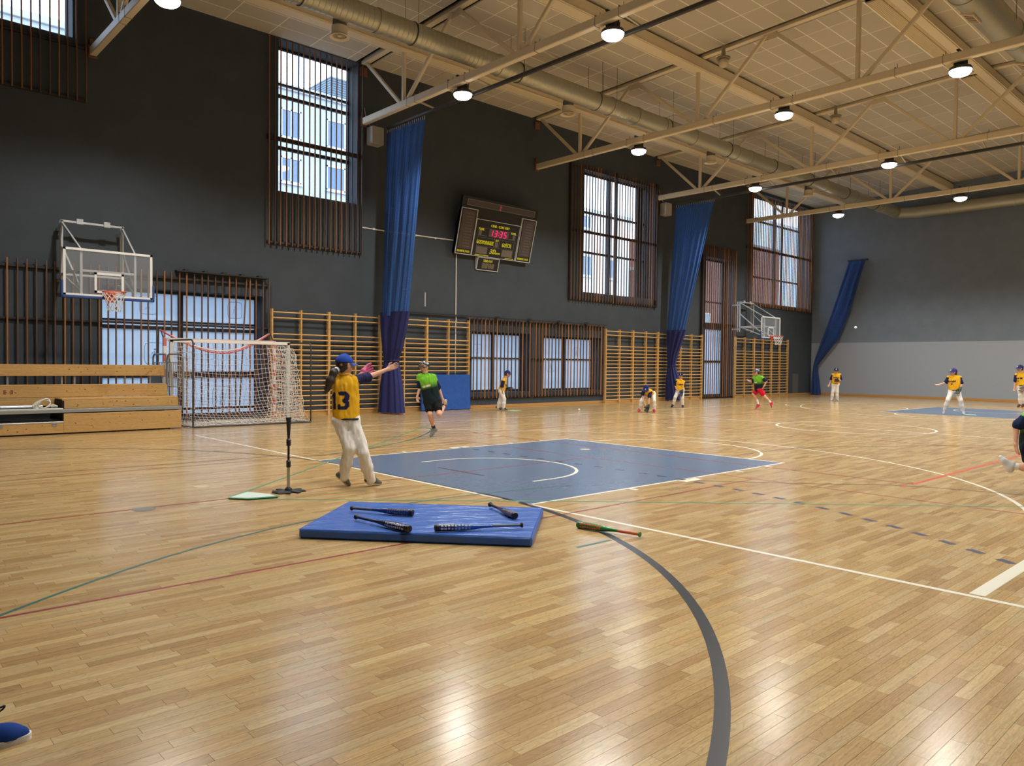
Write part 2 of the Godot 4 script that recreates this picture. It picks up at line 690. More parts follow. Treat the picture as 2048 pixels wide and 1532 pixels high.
	obj("court_line", ribboned([smooth([Vector2(8.9, -5.9), Vector2(9.9, -4.75), Vector2(10.72, -3.89), Vector2(11.15, -2.58), Vector2(11.2, -1.4)], 8, 0.0014)], 0.028), dark, fl)
	obj("court_line", ribboned([smooth([Vector2(11.9, -7.1), Vector2(14.3, -6.9), Vector2(17.2, -5.2), Vector2(19.8, -3.3)], 8, 0.0014)], 0.03), dark, fl)
	obj("court_line", ribboned([smooth([Vector2(0.6, -5.34), Vector2(1.37, -5.89), Vector2(2.1, -6.32), Vector2(2.9, -6.65), Vector2(3.66, -6.85), Vector2(4.78, -7.0), Vector2(6.07, -6.93), Vector2(7.24, -6.7)], 8, 0.0014)], 0.032), teal, fl)
	obj("court_line", ribboned([smooth([Vector2(10.75, -15.1), Vector2(10.95, -14.9), Vector2(10.56, -14.2), Vector2(9.09, -12.85), Vector2(7.56, -11.97), Vector2(6.2, -11.5)], 8, 0.0014)], 0.045), teal, fl)
	line(fl, [Vector3(4.83, 0, -4.38), Vector3(5.27, 0, -4.37)], 0.035, teal)
	line(fl, [Vector3(8.6, 0, -12.55), Vector3(12.3, 0, -13.9)], 0.028, tape)
	# green baseball tape from home plate
	line(fl, [Vector3(3.47, 0, -8.55), Vector3(6.44, 0, -11.12), Vector3(11.5, 0, -15.55)], 0.035, tape, "floor_tape", 0.0019)
	line(fl, [Vector3(3.47, 0, -8.5), Vector3(7.09, 0, -5.3), Vector3(12.2, 0, -0.5)], 0.035, tape, "floor_tape", 0.0019)
	var disk := Acc.new()
	disk.lathe(PackedVector2Array([Vector2(0.0, 0.0), Vector2(0.1, 0.0), Vector2(0.11, 0.0015), Vector2(0.0, 0.002)]), 28, Vector3(2.55, 0.0008, -8.47))
	obj("socket_cover", disk, mat(134, 132, 128, 0.35, 0.4), fl)
	for p: Vector2 in [Vector2(3.55, -9.55), Vector2(11.0, -12.4), Vector2(10.55, -9.4), Vector2(17.6, -15.9), Vector2(16.1, -11.4)]:
		var dd := Acc.new()
		dd.lathe(PackedVector2Array([Vector2(0.0, 0.0), Vector2(0.09, 0.0), Vector2(0.1, 0.0015), Vector2(0.0, 0.002)]), 20, Vector3(p.x, 0.0006, p.y))
		obj("socket_cover", dd, mat(196, 176, 140, 0.35), fl)


func plank(a: Acc, x0: float, x1: float, z: float, c: Color, u: Vector2, full: bool) -> void:
	a.col = c
	var g := 0.0007
	var l := (x1 - x0) / 1.3
	var t := PackedVector2Array([u, u + Vector2(l, 0), u + Vector2(l, 0.22), u + Vector2(0, 0.22)])
	if not full:
		a.quad(Vector3(x0, 0, z), Vector3(x1, 0, z), Vector3(x1, 0, z + 0.07), Vector3(x0, 0, z + 0.07), Vector3.UP, t)
		return
	var p: Array[Vector3] = [Vector3(x0 + g, 0, z + g), Vector3(x1 - g, 0, z + g), Vector3(x1 - g, 0, z + 0.07 - g), Vector3(x0 + g, 0, z + 0.07 - g)]
	a.quad(p[0], p[1], p[2], p[3], Vector3.UP, t)
	var m := Vector3((x0 + x1) * 0.5, 0, z + 0.035)
	a.col = c * 0.88
	for i in 4:
		var b := p[(i + 1) % 4]
		var o := ((p[i] + b) * 0.5 - m)
		var k := Vector3(0, -0.004, 0)
		a.quad(p[i], b, b + k, p[i] + k, o, PackedVector2Array([t[0], t[1], t[1], t[0]]))


func ribboned(lines: Array, w: float) -> Acc:
	var a := Acc.new()
	for l in lines:
		a.ribbon(PackedVector3Array(l), w)
	return a


func line(fl: Node3D, l: Array, w: float, m: Material, called := "court_line", y := 0.0012) -> void:
	var p := PackedVector3Array()
	for q: Vector3 in l:
		p.append(Vector3(q.x, y, q.z))
	obj(called, ribboned([p], w), m, fl)


# ---- walls ---------------------------------------------------------------------------------------------------------

# openings in the window wall: left, right, bottom, top
const HOLES := [[1.2, 4.58, 9.2, 10.72], [9.75, 12.34, 6.43, 10.72], [22.66, 27.36, 4.5, 9.46], [35.8, 41.92, 4.92, 10.6], [31.4, 34.02, 0.1, 6.84], [5.2, 9.34, 0.06, 3.4], [16.95, 19.82, 0.55, 2.72], [20.52, 23.92, 0.55, 2.68]]


func make_walls() -> void:
	var xs := [NEAR - 0.3, FAR + 0.3]
	for h in HOLES:
		xs.append(h[0])
		xs.append(h[1])
	xs.sort()
	var a := Acc.new()
	for i in xs.size() - 1:
		var m: float = (xs[i] + xs[i + 1]) * 0.5
		var y := -0.3
		var cut := HOLES.filter(func(h): return h[0] < m and m < h[1])
		cut.sort_custom(func(p, q): return p[2] < q[2])
		for h in cut:
			a.join(span(xs[i], xs[i + 1], y, h[2], WALL - 0.7, WALL))
			y = h[3]
		a.join(span(xs[i], xs[i + 1], y, 11.8, WALL - 0.7, WALL))
	structure("wall_left", a, wall_mat, "tall charcoal painted wall with slatted windows")
	structure("wall_back", span(NEAR - 0.3, NEAR, -0.3, 11.8, WALL, SIDE), wall_mat)
	structure("wall_right", span(NEAR, FAR, -0.3, 11.8, SIDE, SIDE + 0.3), wall_mat)
	var pale: StandardMaterial3D = wall_mat.duplicate()
	pale.albedo_color = Color(1.6, 1.6, 1.6)
	var e := structure("wall_end", span(FAR, FAR + 0.3, 2.96, 11.8, WALL, SIDE), pale, "far end wall, charcoal above and pale grey below")
	obj("lower_band", span(FAR, FAR + 0.3, -0.3, 2.96, WALL, SIDE), mat(154, 160, 168, 0.6), e)
	var skirt := mat(188, 138, 78, 0.4)
	for s: Vector2 in [Vector2(NEAR, 5.1), Vector2(9.38, 31.0), Vector2(34.1, FAR)]:
		structure("baseboard_left", span(s.x, s.y, 0.0, 0.1, WALL, WALL + 0.022, 0.006), skirt)
	structure("baseboard_end", span(FAR - 0.022, FAR, 0.0, 0.12, WALL + 0.022, SIDE, 0.006), skirt)


# ---- ceiling -------------------------------------------------------------------------------------------------------

func roof_y(z: float) -> float:
	return 10.75 + 0.033 * (11.93 - absf(z - MID))


func make_ceiling() -> void:
	var ce := structure("ceiling", span(NEAR - 0.3, FAR + 0.3, 11.5, 11.8, WALL - 0.7, SIDE + 0.3), mat(40, 38, 36, 0.9), "suspended ceiling of square-edged tiles in a pale grid")
	var grid := mat(244, 240, 230, 0.6)
	var tones := [mat(190, 184, 172, 0.85, 0, 0.3), mat(187, 181, 169, 0.85, 0, 0.3), mat(192, 186, 175, 0.85, 0, 0.3), mat(184, 178, 166, 0.85, 0, 0.3)]
	var cam := (get_node("camera") as Camera3D).global_transform.affine_inverse()
	var slope := atan(0.033)
	var b1 := Basis(Vector3.RIGHT, -slope)
	var b2 := Basis(Vector3.RIGHT, slope)
	var bays := [[NEAR, 4.74, 4.74], [5.26, 12.24, 11.95], [12.76, 19.74, 19.74], [20.26, 27.24, 27.24], [27.76, 34.74, 34.74], [35.26, FAR, FAR]]
	var list: Array = []
	var shells := Acc.new()
	for b in bays:
		for side: float in [-1.0, 1.0]:
			var z0 := WALL if side < 0.0 else MID + 0.85
			var z1 := MID - 0.02 if side < 0.0 else SIDE
			var yy0 := roof_y(z0) + 0.003
			var yy1 := roof_y(z1) + 0.003
			# the pale grid above the tiles
			var up := Vector3(0, 0.05, 0)
			var p: Array[Vector3] = [Vector3(b[0], yy0, z0), Vector3(b[1], yy0, z0), Vector3(b[1], yy1, z1), Vector3(b[0], yy1, z1)]
			shells.quad(p[0], p[1], p[2], p[3], Vector3.DOWN)
			shells.quad(p[0] + up, p[1] + up, p[2] + up, p[3] + up, Vector3.UP)
			for i in 4:
				shells.quad(p[i], p[(i + 1) % 4], p[(i + 1) % 4] + up, p[i] + up, (p[i] + p[(i + 1) % 4]) * 0.5 - (p[0] + p[2]) * 0.5)
			var z := z0
			while z < z1 - 0.05:
				var ze := minf(z + 0.625, z1)
				var edges: Array = [b[1]]
				var x: float = b[2]
				if x < b[1] - 0.1:
					edges.append(x)
				while x > b[0] + 0.05:
					x = maxf(x - 1.25, b[0])
					edges.append(x)
				for i in edges.size() - 1:
					list.append([edges[i + 1], edges[i], z, ze, side])
				z = ze
	obj("ceiling_grid", shells, grid, ce)
	var soffit := mat(38, 32, 30, 0.9)
	for k in 5:
		for side: float in [-1.0, 1.0]:
			var z0 := WALL if side < 0.0 else MID
			var z1 := MID if side < 0.0 else SIDE
			var zz := (z0 + z1) * 0.5
			obj("recess", boxed(Vector3(0.56, 0.04, absf(z1 - z0)), Vector3(5.0 + 7.5 * k, roof_y(zz) + 0.15, zz), 0.0, b1 if side < 0.0 else b2), soffit, ce)
	var rank: Array = []
	for i in list.size():
		var t: Array = list[i]
		var c := Vector3((t[0] + t[1]) * 0.5, roof_y((t[2] + t[3]) * 0.5), (t[2] + t[3]) * 0.5)
		var q := cam * c
		var d := -q.z
		var inside := d > 1.0 and absf(q.x / d) < 0.70 and q.y / d < 0.53
		rank.append([d if inside else 1000.0 + i, i])
	rank.sort_custom(func(p, q): return p[0] < q[0])
	var rest := {}
	for r in rank.size():
		var t: Array = list[rank[r][1]]
		var zc: float = (t[2] + t[3]) * 0.5
		var size := Vector3(t[1] - t[0] - 0.03, 0.008, t[3] - t[2] - 0.03)
		if size.x < 0.05 or size.z < 0.05:
			continue
		var at := Vector3((t[0] + t[1]) * 0.5, roof_y(zc) + 0.003, zc)
		var k := rng.randi() % 4
		var bas := b1 if t[4] < 0.0 else b2
		if rng.randf() < 0.012 and rank[r][0] < 900.0:
			bas = bas * Basis(Vector3(0, 0, 1), rng.randf_range(-0.02, 0.02))   # a tile that has slipped in its frame
			at.y -= 0.012
		if r < 300:
			var o := obj("ceiling_tile", tile_mesh(size), tones[k], ce)
			o.transform = Transform3D(bas, at)
		else:
			if not rest.has(k):
				rest[k] = Acc.new()
			rest[k].box(size, at, bas, 0.003)
	for k in rest:
		stuff(obj("ceiling_tile_field", rest[k], tones[k], ce))
	# corrugated panels along the middle
	var cream := mat(214, 198, 166, 0.55)
	for s in 2:
		for b in bays:
			var a := Acc.new()
			var z0 := MID + 0.02 + s * 0.4
			a.box(Vector3(b[1] - b[0], 0.05, 0.38), Vector3((b[0] + b[1]) * 0.5, 11.1, z0 + 0.19), Basis(), 0.01)
			for k in 8:
				a.box(Vector3(b[1] - b[0], 0.012, 0.02), Vector3((b[0] + b[1]) * 0.5, 11.07, z0 + 0.03 + k * 0.046), Basis(), 0.004)
			obj("corrugated_panel", a, cream, ce)


var tile_meshes := {}


func tile_mesh(s: Vector3) -> ArrayMesh:
	var key := "%.3f %.3f" % [s.x, s.z]
	if not tile_meshes.has(key):
		tile_meshes[key] = boxed(s, Vector3.ZERO, 0.002).mesh()
	return tile_meshes[key]


# ---- windows -------------------------------------------------------------------------------------------------------

var glass: StandardMaterial3D
var frost: StandardMaterial3D
var frost_pale: StandardMaterial3D


func window(h: Array, rails: Array, posts: Array, frosted: Array, label: String, pale := false) -> Node3D:
	# rails: heights (middle, thickness); posts: x (middle, width); frosted[i] for every row of panes from the bottom up
	rails = rails.duplicate()
	rails.sort_custom(func(p, q): return p.x < q.x)
	var zc := WALL - 0.6
	var w := structure("window_%d" % (get_tree_windows()), null, null, label)
	var fm := mat(44, 44, 48, 0.5)
	var fr := Acc.new()
	var t := 0.07
	fr.join(span(h[0], h[1], h[2], h[2] + t, zc - 0.04, zc + 0.04, 0.006))
	fr.join(span(h[0], h[1], h[3] - t, h[3], zc - 0.04, zc + 0.04, 0.006))
	fr.join(span(h[0], h[0] + t, h[2] + t, h[3] - t, zc - 0.04, zc + 0.04, 0.006))
	fr.join(span(h[1] - t * 0.4, h[1], h[2] + t, h[3] - t, zc - 0.04, zc + 0.04, 0.006))
	obj("window_frame", fr, fm, w)
	for r: Vector2 in rails:
		obj("transom", span(h[0], h[1], r.x - r.y * 0.5, r.x + r.y * 0.5, zc - 0.05, zc + 0.05, 0.006), fm, w)
	for p: Vector2 in posts:
		obj("mullion", span(p.x - p.y * 0.5, p.x + p.y * 0.5, h[2], h[3], zc - 0.055, zc + 0.055, 0.006), fm, w)
	var ys := [h[2] + t]
	for r: Vector2 in rails:
		ys.append(r.x - r.y * 0.5)
		ys.append(r.x + r.y * 0.5)
	ys.append(h[3] - t)
	var xs := [h[0] + t]
	for p: Vector2 in posts:
		xs.append(p.x - p.y * 0.5)
		xs.append(p.x + p.y * 0.5)
	xs.append(h[1] - t * 0.4)
	for i in range(0, ys.size(), 2):
		for j in range(0, xs.size(), 2):
			var fz: bool = frosted[mini(i / 2, frosted.size() - 1)]
			obj("pane", span(xs[j], xs[j + 1], ys[i], ys[i + 1], zc - 0.004, zc + 0.004), (frost_pale if pale else frost) if fz else glass, w)
	return w


var window_count := 0


func get_tree_windows() -> int:
	window_count += 1
	return window_count


func make_windows() -> void:
	glass = StandardMaterial3D.new()
	glass.transparency = BaseMaterial3D.TRANSPARENCY_ALPHA
	glass.albedo_color = Color(0.9, 0.95, 1.0, 0.06)
	glass.roughness = 0.02
	frost = StandardMaterial3D.new()
	frost.albedo_color = Color(0.70, 0.71, 0.70)
	frost.roughness = 0.5
	frost.backlight_enabled = true
	frost.backlight = Color(0.94, 0.97, 1.0)
	frost_pale = frost
	window(HOLES[0], [], [], [false], "upper clear window at far left behind slats")
	window(HOLES[1], [Vector2(9.66, 0.06), Vector2(9.32, 0.09), Vector2(7.82, 0.1)], [], [false], "tall clear window left of the first blue curtain")
	window(HOLES[2], [Vector2(7.86, 0.08), Vector2(6.22, 0.08)], [Vector2(24.93, 0.16), Vector2(26.98, 0.42)], [false], "wide clear upper window between the two blue curtains")
	window(HOLES[3], [Vector2(9.35, 0.08), Vector2(6.36, 0.08)], [Vector2(39.0, 0.2)], [false], "wide clear upper window nearest the far wall")
	window(HOLES[4], [Vector2(3.55, 0.3), Vector2(4.75, 0.06), Vector2(1.8, 0.1)], [Vector2(33.86, 0.16)], [true, true, false, false], "tall narrow glazed door bay, clear above and frosted below")
	# rails must run upwards for the panes to be right
	var a := window(HOLES[5], [Vector2(1.19, 0.16), Vector2(2.42, 0.09), Vector2(2.6, 0.045)], [Vector2(7.25, 0.13)], [true], "low frosted window behind the near hoop and the goals")
	var b := window(HOLES[6], [Vector2(1.78, 0.05)], [Vector2(18.42, 0.14)], [true], "low frosted window right of the leaning blue mat")
	var c := window(HOLES[7], [Vector2(1.78, 0.05)], [Vector2(22.24, 0.2)], [true], "low frosted window left of the second group of wall bars")
	var ink := mat(150, 168, 192, 0.6)
	for p: Array in [[a, 8.75, 3.0, 0.2, 0], [a, 8.4, 0.55, 0.27, 1], [a, 6.6, 1.75, 0.25, 2], [a, 6.45, 3.02, 0.22, 0], [b, 17.7, 2.05, 0.2, 1], [b, 19.2, 1.5, 0.2, 0], [c, 21.5, 1.5, 0.2, 2], [c, 23.0, 2.05, 0.2, 1]]:
		pictogram(p[0], Vector3(p[1], p[2], WALL - 0.594), p[3], p[4], ink)


func pictogram(w: Node3D, at: Vector3, s: float, pose: int, m: Material) -> void:   # a sport sign printed on the frosted pane: a rounded frame with a figure
	var a := Acc.new()
	var ring := PackedVector3Array()
	for k in 33:
		var t := TAU * k / 32.0
		var c := Vector2(cos(t), sin(t))
		var q := c / pow(pow(absf(c.x), 6.0) + pow(absf(c.y), 6.0), 1.0 / 6.0)
		ring.append(at + Vector3(q.x * s, q.y * s * 1.12, 0))
	a.tube(ring, 0.006, 5, false)
	var poses := [
		[[Vector2(0, .25), Vector2(-.1, -.1)], [Vector2(-.1, -.1), Vector2(.12, -.35), Vector2(-.02, -.65)], [Vector2(-.1, -.1), Vector2(-.2, -.4), Vector2(-.45, -.6)], [Vector2(0, .22), Vector2(.25, .1), Vector2(.45, .28)], [Vector2(0, .22), Vector2(-.2, .05), Vector2(-.1, -.1)]],
		[[Vector2(0, .25), Vector2(.02, -.1)], [Vector2(.02, -.1), Vector2(.2, -.35), Vector2(.3, -.65)], [Vector2(.02, -.1), Vector2(-.18, -.35), Vector2(-.3, -.66)], [Vector2(0, .22), Vector2(.25, .2), Vector2(.4, .4)], [Vector2(0, .22), Vector2(-.22, .05), Vector2(-.38, .15)]],
		[[Vector2(0, .25), Vector2(-.05, -.1)], [Vector2(-.05, -.1), Vector2(.15, -.3), Vector2(.2, -.62)], [Vector2(-.05, -.1), Vector2(-.15, -.38), Vector2(-.4, -.5)], [Vector2(0, .22), Vector2(.18, .0), Vector2(.36, .06)], [Vector2(0, .22), Vector2(-.22, .1), Vector2(-.3, -.12)]]]
	for l: Array in poses[pose]:
		var p := PackedVector3Array()
		for q: Vector2 in l:
			p.append(at + Vector3(q.x, q.y, 0) * s)
		a.tube(p, s * 0.06, 6, true, PackedFloat32Array(), 0.15)
	a.lathe(PackedVector2Array([Vector2(0, -0.004), Vector2(s * 0.11, 0.0), Vector2(0, 0.004)]), 16, at + Vector3(s * 0.04, s * 0.42, 0), Basis(Vector3.RIGHT, PI / 2))
	var o := obj("pane_pictogram", a, m, w)
	o.set_meta("label", "grey outline sports pictogram")


# ---- outside -------------------------------------------------------------------------------------------------------

func building(called: String, label: String, x0: float, x1: float, top: float, z0: float, z1: float, m: Material, wins: Array, roof: Material) -> Node3D:
	# wins: left, right, bottom, top of every window in the face at z1
	var o := thing(called, label, "building", Vector3(0, -0.5, 0))
	obj("facade", span(x0, x1, 0.0, top + 0.5, z0, z1), m, o)
	obj("parapet", span(x0 - 0.15, x1 + 0.15, top + 0.4, top + 0.75, z0 - 0.15, z1 + 0.15, 0.02), roof, o)
	var pane := mat(104, 128, 150, 0.1)
	var fm := mat(226, 230, 235, 0.5)
	for w: Array in wins:
		var f := Acc.new()
		var y0: float = w[2] + 0.5
		var y1: float = w[3] + 0.5
		for e: Array in [[w[0], w[1], y0, y0 + 0.09], [w[0], w[1], y1 - 0.09, y1], [w[0], w[0] + 0.09, y0, y1], [w[1] - 0.09, w[1], y0, y1], [(w[0] + w[1]) * 0.5 - 0.04, (w[0] + w[1]) * 0.5 + 0.04, y0, y1]]:
			f.join(span(e[0], e[1], e[2], e[3], z1, z1 + 0.06))
		f.join(span(w[0] - 0.08, w[1] + 0.08, y0 - 0.1, y0, z1, z1 + 0.14))
		var wn := obj("window", f, fm, o)
		obj("pane", span(w[0] + 0.05, w[1] - 0.05, y0 + 0.05, y1 - 0.05, z1 - 0.01, z1 + 0.02), pane, wn)
	return o


func make_outside() -> void:
	structure("ground_outside", span(-60, 160, -0.7, -0.5, -140, WALL - 0.7), mat(150, 148, 142, 0.9))
	var pale := mat(192, 197, 201, 0.85)
	var cap := mat(200, 204, 208, 0.7)
	var wins: Array = []
	for r: Vector2 in [Vector2(14.7, 16.4), Vector2(12.1, 13.6), Vector2(9.3, 10.8)]:
		for k in 8:
			var x := 5.3 + k * 2.97
			wins.append([x, x + 1.3, r.x, r.y])
	var a := building("apartment_block", "pale rendered apartment block seen through the tall left window", 2.0, 30.0, 17.6, -54, -42, pale, wins, cap)
	var box := Acc.new()
	box.box(Vector3(3.4, 2.2, 3.0), Vector3(26.2, 19.3, -45.5), Basis(), 0.02)
	for k in 14:
		box.box(Vector3(3.5, 0.05, 3.1), Vector3(26.2, 18.35 + k * 0.15, -45.5))
	obj("roof_plant", box, mat(112, 130, 142, 0.6), a)
	building("rendered_house", "cream rendered house with few windows seen through the wide upper window", 42.0, 52.6, 14.2, -56, -42, mat(226, 221, 214, 0.85), [[46.3, 47.6, 8.9, 10.6], [46.5, 47.5, 12.8, 13.9], [49.8, 51.0, 8.9, 10.6], [43.2, 44.4, 8.9, 10.6]], cap)
	brick_tower("brick_tower", "low dark brick building seen bottom right in the wide upper window", 52.9, 58.0, 10.0, -46, -41.5, mat(118, 82, 72, 0.9))
	brick_tower("brick_house", "red brick building seen through the far upper window and door bay", 62.0, 79.0, 14.4, -52, -42, mat(132, 88, 74, 0.9), true)
	building("far_block", "pale block with rows of windows seen past the brick building", 82.0, 98.0, 19.5, -60, -48, pale, [[82.6, 84.2, 14.2, 16.2], [85.4, 87.0, 14.2, 16.2], [88.2, 89.8, 14.2, 16.2], [82.6, 84.2, 10.6, 12.6], [85.4, 87.0, 10.6, 12.6], [88.2, 89.8, 10.6, 12.6], [82.6, 84.2, 7.0, 9.0], [85.4, 87.0, 7.0, 9.0]], cap)


func brick_tower(called: String, label: String, x0: float, x1: float, top: float, z0: float, z1: float, m: StandardMaterial3D, roof := false) -> void:
	var o := thing(called, label, "building", Vector3(0, -0.5, 0))
	var bm: StandardMaterial3D = m.duplicate()
	var im := Image.create(128, 128, false, Image.FORMAT_RGB8)
	im.fill(Color(0.95, 0.93, 0.9))
	for r in 16:
		for k in 5:
			var t := rng.randf_range(0.6, 0.85)
			im.fill_rect(Rect2i(k * 32 - (16 if r % 2 else 0) + 1, r * 8 + 1, 30, 6), Color(t, t * 0.95, t * 0.92))
	bm.albedo_texture = ImageTexture.create_from_image(im)
	bm.uv1_triplanar = true
	bm.uv1_world_triplanar = true
	bm.uv1_scale = Vector3.ONE * 0.8
	obj("facade", span(x0, x1, 0.0, top + 0.5, z0, z1), bm, o)
	obj("parapet", span(x0 - 0.1, x1 + 0.1, top + 0.4, top + 0.65, z0 - 0.1, z1 + 0.1, 0.02), mat(120, 112, 108, 0.8), o)
	if roof:
		for k in 5:
			for r in 2:
				var x := x0 + 2.0 + k * 3.2
				var f := Acc.new()
				var y := 2.2 + r * 3.4
				f.join(span(x, x + 1.4, y, y + 1.7, z1, z1 + 0.05))
				var wn := obj("window", f, mat(226, 230, 235, 0.5), o)
				obj("pane", span(x + 0.08, x + 0.66, y + 0.08, y + 1.62, z1 + 0.04, z1 + 0.06), mat(104, 128, 150, 0.1), wn)
				obj("pane", span(x + 0.74, x + 1.32, y + 0.08, y + 1.62, z1 + 0.04, z1 + 0.06), mat(104, 128, 150, 0.1), wn)


# ---- roof steel ----------------------------------------------------------------------------------------------------

func make_trusses() -> void:
	var cream := mat(222, 208, 180, 0.5)
	var rust := mat(120, 78, 60, 0.7)
	var clamp: ArrayMesh = null
	var names := ["nearest cream roof truss, cut off at the top left of the photo", "cream roof truss ending beside the tall slatted window", "cream roof truss ending right of the scoreboard", "cream roof truss ending above the second blue curtain", "last cream roof truss before the far end wall"]
	for k in 5:
		var x := 5.0 + 7.5 * k
		var o := thing("roof_truss", names[k], "roof truss", Vector3.ZERO, "roof trusses")
		obj("bottom_chord", span(x - 0.08, x + 0.08, 8.87, 9.07, WALL + 0.06, SIDE - 0.06, 0.018), cream, o)
		var t := Acc.new()
		for s: float in [-1.0, 1.0]:
			var ze := WALL + 0.05 if s < 0.0 else SIDE - 0.05
			var a := Vector3(x, roof_y(MID) - 0.0, MID)
			var b := Vector3(x, roof_y(ze) - 0.0, ze)
			t.beam(a, b, 0.19, 0.1, 0.01)
			t.beam(a + Vector3(0, 0.09, 0), b + Vector3(0, 0.09, 0), 0.06, 0.08)
		obj("top_chord", t, cream, o)
		for z: float in [WALL + 0.03, SIDE - 0.03]:
			obj("end_plate", boxed(Vector3(0.2, 0.3, 0.05), Vector3(x, 8.97, z), 0.004), rust, o)
			obj("end_plate", boxed(Vector3(0.24, 0.26, 0.05), Vector3(x, 10.5, z), 0.004), rust, o)
			obj("lug", boxed(Vector3(0.08, 0.14, 0.05), Vector3(x - 0.03, 9.2, z), 0.004), rust, o)
		var tops := [WALL + 0.12, -15.87, -11.02, -6.17, -1.32, SIDE - 0.12]
		for i in 5:
			var zb := -18.25 + 4.85 * i
			obj("vertical", boxed(Vector3(0.1, roof_y(zb) - 0.05 - 9.06, 0.1), Vector3(x, (roof_y(zb) - 0.05 + 9.06) * 0.5, zb), 0.012), cream, o)
			for s in 2:
				var zt: float = tops[i + s]
				var a := Acc.new()
				var sg := -1.0 if s == 0 else 1.0
				a.beam(Vector3(x, 9.05, zb + sg * 0.16), Vector3(x, roof_y(zt) - 0.06, zt - sg * 0.12), 0.09, 0.1, 0.012)
				obj("diagonal", a, cream, o)
		for i in 4:
			var zt := -15.87 + 4.85 * i
			obj("gusset", boxed(Vector3(0.03, 0.2, 0.4), Vector3(x, roof_y(zt) - 0.13, zt), 0.01), cream, o)
		# clamps of the cable ducts on the chord
		if clamp == null:
			var cl := Acc.new()
			cl.box(Vector3(0.17, 0.24, 0.012))
			cl.tube(pts([Vector3(0.088, -0.03, 0), Vector3(0.088, 0.24, 0)]), 0.008, 5)
			clamp = cl.mesh()
		for z: float in [-18.0, -17.6, -16.1, -15.4, -12.8, -10.95, -10.3, -7.6, -6.5]:
			obj("cable_clamp", clamp, mat(150, 138, 118, 0.6), o).position = Vector3(x, 8.98, z)
	for p: Array in [[-18.25, 0.36, 10.45, 10.74, "cream roof beam nearest the window wall, over the slim round duct"], [-13.38, 0.36, 10.56, 10.92, "cream roof beam running over the second row of lamps' inner side"], [-7.6, 0.25, 10.74, 11.06, "cream roof beam beside the corrugated middle panels"], [-3.7, 0.36, 10.56, 10.92, "cream roof beam on the camera side of the wide duct"], [1.15, 0.36, 10.45, 10.74, "cream roof beam nearest the wall behind the photographer"]]:
		var a := Acc.new()
		a.join(span(NEAR, FAR, p[2], p[3], p[0] - p[1] * 0.5, p[0] + p[1] * 0.5, 0.01))
		a.join(span(NEAR, FAR, p[2] + 0.03, p[2] + 0.05, p[0] + p[1] * 0.5, p[0] + p[1] * 0.5 + 0.03))
		tag(obj("roof_beam", a, cream), p[4], "roof beam", "lengthwise roof beams")
	# sprung loudspeaker balls under the top chords
	for q: Array in [[19.55, "pale round ball speaker under the third truss"], [26.9, "pale round ball speaker under the fourth truss"]]:
		var s := thing("ball_speaker", q[1], "speaker", Vector3(q[0], 10.42, -12.25), "ball speakers under the roof")
		var a := Acc.new()
		a.lathe(PackedVector2Array([Vector2(0, -0.15), Vector2(0.07, -0.135), Vector2(0.115, -0.1), Vector2(0.145, -0.04), Vector2(0.15, 0.0), Vector2(0.14, 0.06), Vector2(0.1, 0.11), Vector2(0.0, 0.12)]), 20)
		obj("body", a, mat(206, 192, 166, 0.5), s)
		var b := Acc.new()
		b.lathe(PackedVector2Array([Vector2(0, 0.1), Vector2(0.2, 0.1), Vector2(0.2, 0.14), Vector2(0.06, 0.16), Vector2(0.05, 0.5), Vector2(0, 0.5)]), 20)
		obj("mount", b, mat(150, 140, 120, 0.5), s)


func ribs(a: Acc, x0: float, x1: float, y: float, z: float, r: float, pitch: float) -> void:
	var prof := PackedVector2Array()
	var x := x0
	while x < x1 - pitch:
		prof.append(Vector2(r, x - x0))
		prof.append(Vector2(r, x - x0 + pitch - 0.024))
		prof.append(Vector2(r + 0.007, x - x0 + pitch - 0.012))
		x += pitch
	prof.append(Vector2(r, x1 - x0))
	a.lathe(prof, 28, Vector3(x0, y, z), Basis(Vector3(0, 0, 1), -PI / 2))


